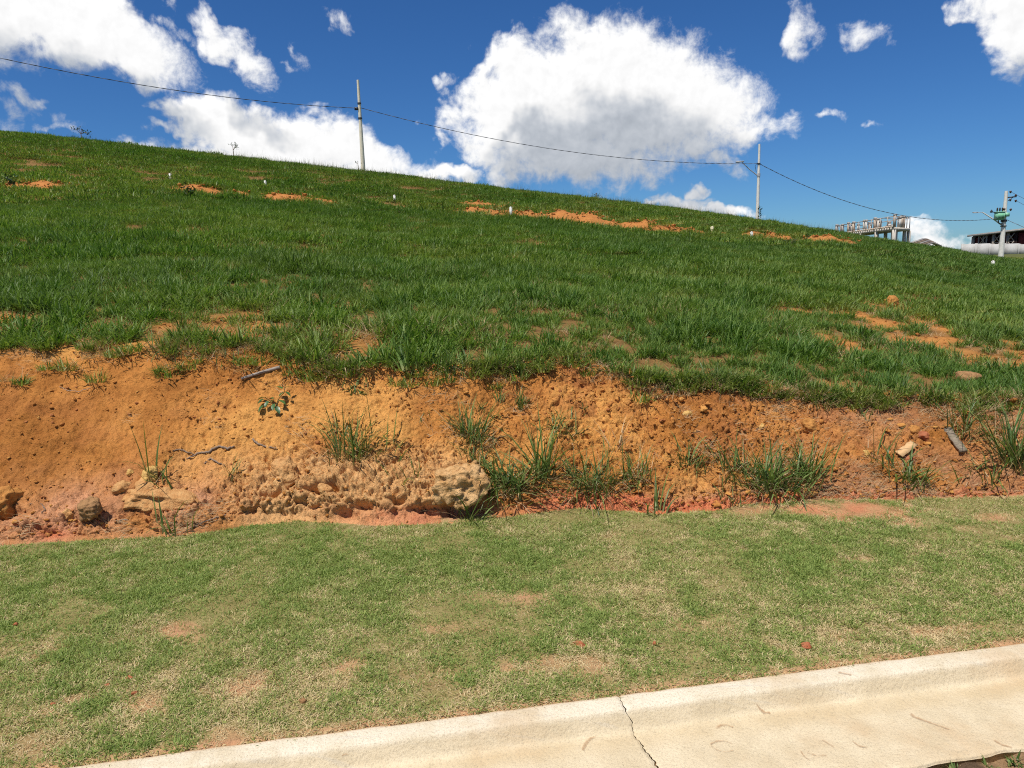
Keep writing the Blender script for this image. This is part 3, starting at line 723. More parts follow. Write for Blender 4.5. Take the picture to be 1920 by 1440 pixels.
def proto(n, r, l0, l1, w0, w1, K, lean=(.05, .9), bend=(.2, 1.6), mat='hillgrass', name='grass_clump'):
    b, a = disc(n, r)
    yaw = np.where(rng.random(n) < .6, a, rng.uniform(0, 2*np.pi, n)) + rng.normal(0, .4, n)
    me = blade_mesh(name, M[mat], base=b, yaw=yaw, lean=rng.uniform(*lean, n), bend=rng.uniform(*bend, n), length=rng.uniform(l0, l1, n), width=rng.uniform(w0, w1, n), K=K)
    return bpy.data.objects.new(name, me)
def scatter(name, pts, protos, scale, tint, label, cat, variant=None, rot=None):
    n = len(pts)
    coll = bpy.data.collections.new(name + '_source')
    for i, p in enumerate(protos): p.name = '%s_source_%02d' % (name, i); coll.objects.link(p)
    me = bpy.data.meshes.new(name); me.vertices.add(n); me.vertices.foreach_set('co', np.asarray(pts, np.float32).ravel())
    if rot is None: rot = np.stack([rng.normal(0, .06, n), rng.normal(0, .06, n), rng.uniform(0, 6.283, n)], -1)
    sc = np.asarray(scale, np.float32); sc = np.repeat(sc[:, None], 3, 1) if sc.ndim == 1 else sc
    for k, v, ty in (('rot', rot, 'vector'), ('scl', sc, 'vector')):
        a = me.attributes.new(k, 'FLOAT_VECTOR', 'POINT'); a.data.foreach_set(ty, np.asarray(v, np.float32).ravel())
    a = me.attributes.new('tint', 'FLOAT', 'POINT'); a.data.foreach_set('value', np.asarray(tint, np.float32))
    a = me.attributes.new('pick', 'INT', 'POINT'); a.data.foreach_set('value', np.asarray(variant if variant is not None else rng.integers(0, len(protos), n), np.int32))
    me.update()
    ob = link(name, me)
    g = bpy.data.node_groups.new(name + '_scatter', 'GeometryNodeTree')
    g.interface.new_socket('Geometry', in_out='INPUT', socket_type='NodeSocketGeometry'); g.interface.new_socket('Geometry', in_out='OUTPUT', socket_type='NodeSocketGeometry')
    gi = g.nodes.new('NodeGroupInput'); go = g.nodes.new('NodeGroupOutput')
    ci = g.nodes.new('GeometryNodeCollectionInfo'); ci.inputs['Collection'].default_value = coll; ci.inputs['Separate Children'].default_value = True; ci.inputs['Reset Children'].default_value = True
    ip = g.nodes.new('GeometryNodeInstanceOnPoints'); ip.inputs['Pick Instance'].default_value = True
    def na(nm, ty):
        x = g.nodes.new('GeometryNodeInputNamedAttribute'); x.data_type = ty; x.inputs['Name'].default_value = nm; return x.outputs[0]
    m2p = g.nodes.new('GeometryNodeMeshToPoints')
    g.links.new(gi.outputs[0], m2p.inputs[0]); g.links.new(m2p.outputs[0], ip.inputs['Points']); g.links.new(ci.outputs[0], ip.inputs['Instance'])
    g.links.new(na('pick', 'INT'), ip.inputs['Instance Index'])
    e2r = g.nodes.new('FunctionNodeEulerToRotation'); g.links.new(na('rot', 'FLOAT_VECTOR'), e2r.inputs[0]); g.links.new(e2r.outputs[0], ip.inputs['Rotation'])
    g.links.new(na('scl', 'FLOAT_VECTOR'), ip.inputs['Scale']); g.links.new(ip.outputs[0], go.inputs[0])
    md = ob.modifiers.new('scatter', 'NODES'); md.node_group = g
    return tag(ob, label, cat, kind='stuff')

def hill_points(n, ra_, rb_, phimax, jitter=0):
    """uniform in area between two distances past the bank top"""
    ph = rng.uniform(-phimax, phimax, n); r = np.sqrt(rng.uniform(ra_**2, rb_**2, n))
    return ph, r
def ground_h(phi, r): return hill_z(phi, r)
def grass_zone(ra_, rb_, phimax, dens):
    area = np.radians(2*phimax)/2*(rb_**2-ra_**2); n = int(area*dens)
    ph, r = hill_points(n, ra_, rb_, phimax)
    r2 = prof(ph)[0][1]
    x = r*np.sin(np.radians(ph)); y = r*np.cos(np.radians(ph)); o_ = np.zeros_like(x)
    nz = fbm(np.stack([x*2.7, y*2.7, o_], -1), 4, 21); nb = fbm(np.stack([x*2.6, y*2.6, o_], -1), 3, 23)
    z = ground_h(ph, r); px, py = project(x, y, z)
    mw_ = mound_w(ph, r, .25 if ra_ < 20 else .42); w = np.maximum(bare_w(px, py, nz), np.clip(mw_*1.25 + nb*.9*(mw_ > .1), 0, 1))
    w = np.maximum(w, sstep(-(r-r2+.10-.34*nb), -.10, .05))
    keep = (rng.random(len(ph)) > w*.97) & (r > r2 - .02)
    return ph[keep], r[keep], x[keep], y[keep], z[keep], px[keep], py[keep], w[keep]
def hill_tint(x, y, w, base=.0):
    o_ = np.zeros_like(x)
    n = fbm(np.stack([x*.35, y*.35, o_], -1), 3, 25); n2 = fbm(np.stack([x*1.3, y*1.3, o_], -1), 2, 26)
    return np.clip(base + .07*n + .09*n2 + .25*w + .02, 0, .6)
# near: single tufts
ph, r, x, y, z, px, py, w = grass_zone(4.2, 10.5, 54, 92)
prn = [proto(64, .085, .05, .155, .005, .011, 3) for _ in range(7)] + [proto(48, .06, .06, .16, .004, .008, 3, (.3, 1.2), (.1, .9)) for _ in range(3)] + [proto(60, .08, .07, .20, .006, .012, 3, mat='hilldark') for _ in range(3)] + [proto(50, .085, .05, .16, .002, .005, 3, (.4, 1.5), (.1, 1.0), 'greystraw') for _ in range(3)]
q_ = rng.random(len(x)); dryp = np.clip(.05 + .60*np.clip(w, 0, 1) + .22*fbm(np.stack([x*1.4, y*1.4, x*0], -1), 2, 404), .01, .7); lush = np.clip(.25 + 1.3*fbm(np.stack([x*.7, y*.7, x*0], -1), 2, 403), .05, .8)
var = np.where(q_ < dryp, 13 + rng.integers(0, 3, len(x)), np.where(rng.random(len(x)) < lush, 10 + rng.integers(0, 3, len(x)), rng.integers(0, 10, len(x))))
sc = rng.uniform(.75, 1.2, len(x))*(1 - .40*np.clip(w, 0, 1))*(1+.55*fbm(np.stack([x*1.1, y*1.1, x*0], -1), 2, 27))
scatter('hill_grass_near', np.stack([x, y, z-.006], -1), prn, sc, hill_tint(x, y, w), 'dense dark green grass on the slope just above the bare bank', 'grass', variant=var)
# middle: tufts in patches
ph, r, x, y, z, px, py, w = grass_zone(10.2, 23, 54, 15)
prm = [proto(170, .30, .06, .17, .009, .015, 2) for _ in range(5)] + [proto(170, .30, .07, .20, .009, .015, 2, mat='hilldark') for _ in range(3)]
dk_ = np.clip(.22 + 1.0*fbm(np.stack([x*.3, y*.3, x*0], -1), 3, 402) + .4*sstep(r, 17, 23), .05, 1)
var = np.where(rng.random(len(x)) < dk_, 5 + rng.integers(0, 3, len(x)), rng.integers(0, 5, len(x)))
sc = rng.uniform(.8, 1.2, len(x))*(1+.3*fbm(np.stack([x*.8, y*.8, x*0], -1), 2, 27))
scatter('hill_grass_middle', np.stack([x, y, z-.01], -1), prm, sc, hill_tint(x, y, w), 'green grass covering the middle of the slope below the orange mounds', 'grass', variant=var)
# far: up to and over the crest
ph, r, x, y, z, px, py, w = grass_zone(22.5, 74, 54, 3.6)
prf_ = [proto(240, .62, .08, .19, .018, .030, 2) for _ in range(4)] + [proto(240, .62, .09, .22, .018, .030, 2, mat='hilldark') for _ in range(4)]
dk_ = np.clip(.52 + 1.2*fbm(np.stack([x*.14, y*.14, x*0], -1), 3, 401) + .5*sstep(px, 1400, 1700), .08, 1)
var = np.where(rng.random(len(x)) < dk_, 4, 0) + rng.integers(0, 4, len(x))
sc = rng.uniform(.8, 1.2, len(x))*(1+.25*fbm(np.stack([x*.5, y*.5, x*0], -1), 2, 27))
scatter('hill_grass_far', np.stack([x, y, z-.01], -1), prf_, sc, hill_tint(x, y, w), 'dark green grass on the upper slope up to the skyline', 'grass', variant=var)
# tufts close round the mounds, sharper than the big patches
mm = []
for (mp_, mr, mw, mh) in _MND:
    k = int(60 + 50*mw)
    phm = mp_ + np.degrees(rng.normal(0, 1.0, k)*mw*1.2/mr); rm = mr + rng.uniform(-1.6, 1.6, k); mm.append(np.stack([phm, rm], -1))
mm = np.vstack(mm); wm = mound_w(mm[:, 0], mm[:, 1]); mm = mm[rng.random(len(mm)) > wm*1.5 - .12]
x = mm[:, 1]*np.sin(np.radians(mm[:, 0])); y = mm[:, 1]*np.cos(np.radians(mm[:, 0])); z = hill_z(mm[:, 0], mm[:, 1])
prt = [proto(50, .14, .12, .28, .012, .020, 2) for _ in range(4)]
scatter('mound_grass', np.stack([x, y, z-.01], -1), prt, rng.uniform(.7, 1.3, len(x)), rng.uniform(0, .12, len(x)), 'dark taller grass crowding round the orange mounds of soil', 'grass')
# faint seed stalks along the skyline
n = 2600; phs = rng.uniform(-40, 33, n); rr = prof(phs)[0][3] + rng.uniform(-6, 9, n)
x = rr*np.sin(np.radians(phs)); y = rr*np.cos(np.radians(phs)); z = hill_z(phs, rr)
prs = [proto(7, .5, .28, .62, .006, .011, 2, (.0, .25), (.0, .5), 'farstalk', 'seed_stalks') for _ in range(4)]
kk = fbm(np.stack([x*.15, y*.15, x*0], -1), 2, 99) > -.15
scatter('skyline_seed_stalks', np.stack([x, y, z], -1)[kk], prs, rng.uniform(.6, 1.1, kk.sum()), rng.uniform(0, .4, kk.sum()), 'thin pale seed stalks standing above the grass of the skyline', 'grass')
# rough grass on the far land at the right
n = 1500; phs = rng.uniform(22, 44, n); rr = rng.uniform(70, 128, n)
x = rr*np.sin(np.radians(phs)); y = rr*np.cos(np.radians(phs)); z = hill_z(phs, rr)
prd = [proto(160, 1.1, .10, .25, .04, .07, 2) for _ in range(3)]
scatter('far_field_grass', np.stack([x, y, z], -1), prd, rng.uniform(.8, 1.2, n), rng.uniform(.1, .5, n), 'yellowish rough grass round the far pole and wall', 'grass')

# --- lawn
def lawn_pts(dens, amax=6.0):
    n = int(dens*2*amax*2.25); a_ = rng.uniform(-amax, amax+.6, n); tt = rng.uniform(-.006, 2.25, n)
    x, y = kxy(a_, tt); ph = np.degrees(np.arctan2(x, y)); r = np.hypot(x, y)
    nb = fbm(np.stack([x*5, y*5, x*0], -1), 3, 73)
    ok = (np.abs(ph) < 53) & (r < foot_r(ph) - .02 + .07*nb)
    x, y, tt = x[ok], y[ok], tt[ok]; z = lawn_z(x, y); px, py = project(x, y, z)
    nz = fbm(np.stack([x*6, y*6, x*0], -1), 4, 71); big = 1.15*fbm(np.stack([x*1.5, y*1.5, x*0], -1), 3, 75); md_ = fbm(np.stack([x*9, y*9, x*0], -1), 2, 76)
    w = np.maximum(lawn_bare(px, py, nz), sstep(-tt, -.035, .0)*.75)
    near = sstep(-tt, -1.0, -.1)                                # the strip by the kerb is more worn
    return x, y, z, tt, w, big, md_, near
x, y, z, tt, w, big, md_, near = lawn_pts(3300)
keep = rng.random(len(x)) > np.clip(w*.60, 0, .85)
x, y, z, tt, w, big, md_, near = (q[keep] for q in (x, y, z, tt, w, big, md_, near))
pdry = np.clip(.25 + .40*big + .42*md_ + .24*near + .50*w, .03, .92)
isdry = rng.random(len(x)) < pdry
lg = [proto(28, .028, .009, .026, .0019, .0032, 3, (.2, 1.4), (.2, 1.6), 'lawngrass', 'lawn_tuft') for _ in range(8)]
ld = [proto(24, .030, .008, .025, .0016, .0027, 3, (.6, 1.55), (.0, 1.2), 'straw', 'lawn_straw') for _ in range(6)]
var = np.where(isdry, 8 + rng.integers(0, 6, len(x)), rng.integers(0, 8, len(x)))
sc = rng.uniform(.75, 1.25, len(x))*(1-.25*np.clip(w, 0, 1))
tint = np.clip(.12 + .25*big + .2*md_ + rng.normal(0, .08, len(x)), 0, .7)
scatter('lawn_grass', np.stack([x, y, z-.002], -1), lg+ld, sc, tint, 'short mown lawn with green and straw coloured blades along the kerb', 'lawn', variant=var)

# --- withered straw lying on the bank
def bank_pts(n, wfun):
    i = rng.integers(0, len(bank_v), n*6); p = bank_v[i]; px_, py_ = bkx.ravel()[i], bky.ravel()[i]; s_ = BS.ravel()[i]
    k = rng.random(len(i)) < wfun(px_, py_, s_); k &= (px_ > -250) & (px_ < 2170)
    i = i[k][:n]; return bank_v[i], NR.reshape(-1, 3)[i], bkx.ravel()[i], bky.ravel()[i], BS.ravel()[i]
nrm_to_rot = lambda N: np.array([(Vector(n_).to_track_quat('Z', 'Y')).to_euler() for n_ in N])
patch = lambda x_, y_: .5+.9*fbm(np.stack([x_*.012, y_*.03, x_*0], -1), 3, 55)
P_, N_, a_, b_, s_ = bank_pts(620, lambda x_, y_, q: np.clip((sstep(x_, 1230, 1600)*(.25+.55*sstep(q, .1, .5)) + .55*sstep(q, .82, 1.0) + .03 + .5*sstep(-q, -.30, -.1)*sstep(-x_, -500, -300))*np.clip(patch(x_, y_), 0, 1), 0, 1))
def wisp(n):
    b_, a_ = disc(n, .06); yaw = rng.normal(0, .55, n) + np.pi*(rng.random(n) < .35)
    me = blade_mesh('straw_wisp', M['greystraw'], base=b_, yaw=yaw, lean=rng.uniform(1.2, 1.62, n), bend=rng.uniform(-.5, .6, n), length=rng.uniform(.03, .11, n), width=rng.uniform(.0010, .0022, n), K=3)
    return bpy.data.objects.new('straw_wisp', me)
ps = [wisp(k) for k in (10, 14, 20, 24, 8, 16)]
rot = nrm_to_rot(N_)
scatter('withered_straw', P_+N_*.004, ps, rng.uniform(.6, 1.4, len(P_)), rng.random(len(P_)), 'withered greyish straw lying on the bare earth bank', 'straw', rot=rot)

# green and withered clumps that hang over the top of the bank
P_, N_, a_, b_, s_ = bank_pts(820, lambda x_, y_, q: .12*sstep(q, .74, .86) + sstep(q + .06*sstep(x_, 1300, 1600) + .10*fbm(np.stack([x_*.010, x_*0, x_*0], -1), 3, 59), .90, 1.0)*(.55 + .45*sstep(x_, 600, 1300)))
ed = [proto(60, .075, .05, .15, .005, .010, 3) for _ in range(4)] + [proto(70, .08, .05, .13, .002, .0045, 3, (.5, 1.5), (.1, 1.0), 'greystraw') for _ in range(4)]
var = np.where(rng.random(len(P_)) < .62, rng.integers(0, 4, len(P_)), 4 + rng.integers(0, 4, len(P_)))
scatter('bank_edge_grass', P_, ed, rng.uniform(.6, 1.1, len(P_)), rng.uniform(0, .3, len(P_)), 'green and withered grass hanging over the upper edge of the bare bank', 'grass', variant=var)

# ------------------------------------------------------------------ crumbs, clods and stones
def icos(sub):
    import bmesh
    bm = bmesh.new(); bmesh.ops.create_icosphere(bm, subdivisions=sub, radius=1); bm.verts.ensure_lookup_table()
    v = np.array([q.co[:] for q in bm.verts]); f = np.array([[w_.index for w_ in q.verts] for q in bm.faces]); bm.free(); return v, f
ICO = {k: icos(k) for k in (1, 2, 3, 4, 5)}
def rock_shape(sub, seed, amp=.35, size=(1, 1, 1), angular=.5, fine=.06, cut=(.55, .92)):
    v, f = ICO[sub]; v = v.copy(); rg = np.random.default_rng(seed)
    for _ in range(int(5+angular*9)):                              # flat facets cut off the ball
        nn = rg.normal(size=3); nn /= np.linalg.norm(nn); dd = rg.uniform(*cut)
        h = v@nn; v = v - np.maximum(h-dd, 0)[:, None]*nn*.9
    nrm = v/np.linalg.norm(v, axis=1, keepdims=True)
    v = v + nrm*(amp*fbm(v*1.3+seed, 3, seed)*.6 + fine*fbm(v*5+seed, 3, seed+3))[:, None]
    return v*np.array(size), f
# tiny crumbs: nobody could count them
P_, N_, a_, b_, s_ = bank_pts(9000, lambda x_, y_, q: np.clip(.5 + .5*sstep(x_, 820, 1150), 0, 1)*np.clip(.5+.9*fbm(np.stack([x_*.01, y_*.02, x_*0], -1), 3, 57), 0, 1)*(.5+.5*sstep(q, .0, .3)))
v1, f1 = ICO[1]; vs = []; fs = []
sz = .0024 + .0095*rng.random(len(P_))**3.2
for i in range(len(P_)):
    q = v1*(1+.35*rng.normal(size=(len(v1), 1)))*np.array([1, 1, .75])*sz[i]*rng.uniform(.7, 1.3, 3)
    vs.append(q + P_[i] + N_[i]*sz[i]*.3); fs.append(f1 + i*len(v1))
cs = np.repeat(np.where(rng.random(len(P_))[:, None] < .5, OCH, np.where(rng.random(len(P_))[:, None] < .5, YEL, BRN*1.4)), len(v1), 0)
tag(link('soil_crumbs', make_mesh('soil_crumbs', np.vstack(vs), [np.vstack(fs)], M['bank'], False, {'soil': rgba(cs)})), 'small loose crumbs of soil strewn over the bank', 'soil', kind='stuff')
hi_ = np.flatnonzero(((bw > .45) & (HR < 15)).ravel()); hm_ = np.flatnonzero((mound_w(HP, HR) > .35).ravel())
vs = []; fs = []; cl = []
for (idx, cnt, s0_, s1_) in ((hi_, 1500, .006, .022), (hm_, 900, .02, .06)):
    for i in rng.choice(idx, cnt):
        sz_ = s0_ + (s1_-s0_)*rng.random()**2.5; q = v1*(1+.35*rng.normal(size=(len(v1), 1)))*np.array([1, 1, .7])*sz_*rng.uniform(.7, 1.3, 3)
        jx = rng.normal(0, .05 if s0_ < .01 else .2, 2); ph_ = math.degrees(math.atan2(hill_v[i][0]+jx[0], hill_v[i][1]+jx[1])); rr_ = math.hypot(hill_v[i][0]+jx[0], hill_v[i][1]+jx[1])
        vs.append(q + np.array([hill_v[i][0]+jx[0], hill_v[i][1]+jx[1], hill_v[i][2]+sz_*.2])); fs.append(f1 + len(fs)*len(v1)); cl.append(np.repeat((ORG if rng.random() < .6 else OCH*.8)[None], len(v1), 0))
tag(link('hill_soil_crumbs', make_mesh('hill_soil_crumbs', np.vstack(vs), [np.vstack(fs)], M['bank'], False, {'soil': rgba(np.vstack(cl))})), 'loose lumps of soil on the bare patches and mounds of the slope', 'soil', kind='stuff')
# clods
for nm_, c1_, c2_ in (('unit_ochre', (.44, .185, .05), (.35, .14, .04)), ('unit_yellow', (.52, .25, .07), (.43, .19, .05))): M[nm_] = plain_mat('clod_'+nm_, c1_, c2_, 2.2, .95, .05, .35, .0015)
clod_me = []
for i in range(14):
    v_, f_ = rock_shape(3 if i < 7 else 2, 100+i, .55, (1.0, .8, .66), 1.3, .20, (.30, .80))
    v_ = v_*(1 + .30*chunks(v_*1.7 + i, 600+i)[0])[:, None]*1.25
    clod_me.append(make_mesh('clod', v_, [f_], M[['unit_ochre', 'unit_yellow', 'unit_ochre'][i % 3]]))
P_, N_, a_, b_, s_ = bank_pts(285, lambda x_, y_, q: np.clip(.10 + .9*sstep(x_, 840, 1100), 0, 1)*(.35+.65*sstep(q, .1, .4))*(q < .97))
for i in range(len(P_)):
    k = .008 + .026*random.random()**2.2
    o = link('clod', clod_me[i % 14], loc=P_[i]+N_[i]*k*.22); o.scale = (k*random.uniform(.8, 1.3), k*random.uniform(.8, 1.2), k*random.uniform(.8, 1.2))
    o.rotation_euler = (random.uniform(-.5, .5), random.uniform(-.5, .5), random.uniform(0, 6.28))
    tag(o, 'small angular clod of dry soil lying loose on the bare earth bank', 'clod', 'loose clods on the earth bank')
# single stones that the photograph shows: px, py (centre), width px, height px, material, sink, label
STONES = [
 ('boulder',868,909,114,94,'boulder','big pale tan boulder jutting over the lawn edge beside the grass clump',5,.35),
 ('clod',290,934,150,48,'clodtan','long flat tan clod overhanging at the foot of the bank on the left',4,.3),
 ('clod',168,958,42,34,'clodbrown','squat dark brown clod standing on the pinkish soil at the left',4,.25),
 ('clod',14,948,62,46,'clod','orange brown clod at the left border of the bank foot',4,.3),
 ('stone',275,893,36,34,'clodyellow','yellow stone behind a thin grass stalk on the left of the bank',3,.3),
 ('stone',243,887,14,12,'clodyellow','tiny yellow stone just left of the yellow stone',3,.3),
 ('stone',1523,796,30,24,'clod','rounded orange clod high on the right half of the bank',3,.3),
 ('stone',1713,806,24,16,'clod','orange stone above the pale wood chip',3,.3),
 ('stone',1736,818,24,14,'clodred','pinkish red stone between the orange stone and the grey plank',3,.3),
 ('stone',1424,744,20,14,'clodred','reddish shard below the grass edge on the right',3,.3),
 ('stone',1626,850,16,13,'clodyellow','pale yellow stone left of the broad bladed grass plant',3,.3),
 ('stone',1706,862,20,14,'clodred','flat red shard between the wood chip and the grass plant below it',3,.3),
 ('stone',1778,800,26,14,'clod','orange clod resting at the upper end of the grey plank',3,.3),
 ('stone',494,829,16,13,'clod','small orange clod beside a dark twig on the left of the bank',3,.3),
 ('stone',606,918,26,22,'clodtan','tan lump at the mouth of the hole in the crumbling ledge',3,.3),
 ('clod',226,916,30,22,'clodtan','pale tan lump above the long flat tan clod',3,.3),
 ('clod',540,870,46,54,'clodtan','tall pale crumbling lump standing up from the ledge',4,.45),
 ('stone',126,964,18,18,'clodtan','rounded pinkish stone left of the squat dark clod',3,.3),
 ('stone',1178,755,15,11,'clod','orange clod among smaller ones in the middle of the bank',3,.3),
 ('stone',1003,784,22,14,'clod','orange clod with a dark hollow beneath it near the hanging grass tuft',3,.3),
 ('stone',1430,800,14,11,'clodyellow','light ochre clod left of the rounded orange clod',3,.3),
 ('stone',1290,775,18,12,'clodyellow','flat ochre clod in the middle of the bank below the grass edge',3,.3),
 ('clod',1085,1209,26,10,'clodred','reddish brown crumb heap lying on the lawn',3,.3),
 ('clod',1515,1213,18,11,'clodred','red clod lying on the lawn near the kerb',3,.2),
 ('clod',1228,1207,10,6,'clodred','small red clod on the lawn left of the larger red one',2,.2),
 ('clod',240,1273,11,6,'clodred','dark red chip highest of the chips on the worn lawn at the left',2,.2),
 ('clod',200,1287,11,6,'clodred','orange red chip left of the dark red chip on the lawn',2,.2),
 ('clod',250,1301,9,6,'clodred','pinkish red chip below the dark red chip on the lawn',2,.2),
 ('clod',98,1322,8,5,'clodred','lone small red chip on the straw patch near the lower left corner',2,.2),
 ('clod',28,1172,8,5,'clodred','tiny bright red chip on the lawn at the left border',2,.2),
 ('clod',567,1315,13,8,'clodbrown','brown crumb on the lawn right of the bare patch',2,.2),
 ('mound',1674,567,26,20,'clod','small orange earth mound standing in the hill grass by the bare patch',3,.3),
 ('mound',1822,708,40,18,'clodbrown','flat brown earth mound in the grass near the right border',3,.3),
 ('mound',1255,642,14,9,'clod','tiny orange clod in the grass of the slope',2,.3),
]
for i, (nm, px, py, wp, hp, mt, lab, sub, sink) in enumerate(STONES):
    p, nr_, dist = hit(px, py + hp*.38)
    m = dist/FPX; sub = min(5, sub+1); v_, f_ = rock_shape(sub, 300+i, .42 if nm != 'boulder' else .22, (wp*m*.54, wp*m*.45, hp*m*.62), .9, .13)
    if nm != 'boulder': v_ = v_*(1 + .16*(.5-worley(v_/(wp*m)*7, i)))[:, None]
    if nm == 'boulder':                                            # a wedge: slanting top, blunt left end, undercut belly
        W_, H_ = wp*m*.5, hp*m*.5; sc_ = np.array([W_*1.1, W_*.95, H_*1.2])
        for (nx, ny, nz_, dd) in [(-.15, 0, 1, .62), (.25, -.2, .95, .70), (-1, -.1, .15, .80), (1, 0, .35, .78), (.30, .25, -.95, .42), (-.1, -1, .2, .72), (.5, -.8, -.4, .72)]:
            nn = np.array([nx, ny, nz_]); nn = nn/np.linalg.norm(nn); q = v_/sc_
            h = q@nn; v_ = (q - np.maximum(h-dd, 0)[:, None]*nn*.92)*sc_
        nn = v_/np.linalg.norm(v_, axis=1, keepdims=True)
        v_ = v_ + nn*(.022*fbm(v_*13, 4, 7) + .014*(.5-worley(v_*18, 5)) - .020*sstep(.12-np.abs(vnoise(v_*np.array([7, 7, 12]), 77)), 0, .12) + .016*chunks(v_*26., 88)[0] + .009*fbm(v_*60, 2, 8))[:, None]
        rb = math.hypot(*hit(862, 900)[0][:2]) - .015
        o = link(nm, make_mesh(nm, v_, [f_], M[mt], True), loc=at_dist(px, py+4, rb)); tag(o, lab, 'boulder'); continue
    if nm == 'clod' and sub >= 5: p = p + np.array([0, -.045, .02])
    o = link(nm, make_mesh(nm, v_, [f_], M[mt], sub >= 4), loc=p + np.array([0, .25*wp*m, (hp*m)*(.5-sink)]))
    o.rotation_euler = (random.uniform(-.15, .15), random.uniform(-.15, .15), random.uniform(-.3, .3))
    tag(o, lab, {'boulder': 'boulder', 'clod': 'clod', 'stone': 'stone', 'mound': 'mound'}[nm])

# ------------------------------------------------------------------ single tufts of grass on the bank
# px, py (root), width px, height px, n green, n dry, wide blades?, label
TUFTS = [
 (665,862,95,78,95,40,0,'grass tuft on the crumbling ledge left of the boulder'),
 (735,850,50,60,7,3,1,'thin leggy grass stalks right of the tuft on the ledge'),
 (770,888,60,34,16,12,0,'sparse low grass sprigs right beside the leggy stalks'),
 (885,822,66,62,100,60,0,'grey green tuft hanging on the bank above the boulder'),
 (893,868,44,36,26,8,0,'small green tuft growing just behind the boulder'),
 (960,920,110,92,135,90,1,'large grass clump immediately right of the boulder'),
 (1015,895,50,100,40,15,1,'upright leafy stems on the right side of the large clump'),
 (1110,915,130,95,170,120,0,'broad thinning grass clump above the red soil in the middle'),
 (1195,900,60,60,40,40,0,'straw coloured tuft at the right end of the broad clump'),
 (1290,872,70,46,50,20,0,'small grass tuft between the two big clumps'),
 (1385,888,80,60,60,60,0,'half withered tuft at the left side of the bushy clump'),
 (1450,912,120,96,150,70,1,'bushy upright grass clump at the foot of the bank'),
 (1515,905,60,70,50,25,1,'grass stems leaning out on the right of the bushy clump'),
 (1700,902,80,50,55,10,1,'broad bladed green plant below the pale wood chip'),
 (1655,868,55,55,9,2,1,'few broad blades standing left of the wood chip'),
 (1840,890,90,45,26,10,1,'spreading grass plant below the grey plank'),
 (1908,870,70,100,90,30,1,'tall dark grass tuft cut by the right border'),
 (1050,808,80,38,50,25,0,'low spread tuft in the middle of the bank'),
 (1097,776,18,16,12,4,0,'tiny dark tuft above the low spread tuft'),
 (975,766,28,38,35,20,0,'narrow tuft below the edge of the grass in the middle'),
 (937,752,22,30,12,12,0,'thin half dry tuft left of the narrow tuft'),
 (905,772,40,36,12,4,1,'few arching blades on the bank left of the narrow tuft'),
 (975,702,36,30,30,20,0,'tuft slipping off the grass edge in the middle'),
 (1130,700,60,34,15,70,0,'withered tuft hanging under the grass edge in the middle'),
 (1240,716,55,34,40,30,0,'short tuft at the grass edge right of the withered one'),
 (1355,726,80,52,90,35,0,'dense green tuft hanging from the grass edge on the right'),
 (668,728,44,20,24,3,1,'flat green sprig on the bank right of the leafy seedling'),
 (655,690,110,42,110,25,0,'dense green tuft at the edge of the bare bank above the flat sprig'),
 (560,694,60,30,20,60,0,'grey withered tuft at the right end of the dead stick'),
 (780,698,80,30,60,45,0,'grey green tuft left of the round green tuft at the grass edge'),
 (840,694,60,40,75,20,0,'round green tuft at the grass edge'),
 (415,670,80,26,30,60,0,'withered flat tuft on the bare ground at the top of the bank'),
 (310,668,80,40,35,60,0,'half withered tuft left of the flat one at the top of the bank'),
 (605,650,60,36,70,15,0,'bright green tuft above the dead stick'),
 (310,912,60,44,9,8,1,'spindly grass growing on the long flat tan clod'),
 (285,902,22,85,5,3,1,'single tall grass stalk behind the long flat tan clod'),
 (322,1000,50,44,12,2,1,'few upright blades sprouting at the lawn edge on the left'),
 (435,888,40,34,10,8,0,'thin sprig on the bank under the dark roots'),
 (795,790,24,22,5,8,0,'tiny withered sprig left of the hanging tuft'),
 (870,975,70,70,14,14,1,'arching blades in the dark hollow under the boulder'),
 (1235,960,44,56,10,14,1,'thin stalks in front of the red soil patch'),
 (1370,950,40,36,14,12,0,'small tuft on the red soil left of the bushy clump'),
 (1620,784,26,30,8,3,1,'small upright sprig under the grass edge on the right'),
 (1805,815,70,56,45,30,0,'loose tuft above the grey plank'),
 (1535,760,50,46,25,35,0,'half dry tuft under the grass edge right of the reddish shard'),
 (1160,842,26,70,0,14,1,'tall dry stalk with bent top in the middle of the bank'),
 (640,800,36,50,3,6,1,'thin dry stalks on the bank above the ledge tuft'),
 (1855,1430,20,15,16,5,0,'little green weed in the gutter joint at the lower right corner'),
 (1908,1422,28,16,20,8,0,'second green weed in the gutter joint right of the little one'),
 (1792,1438,40,14,30,30,0,'dark withered moss like tuft at the gutter edge'),
]
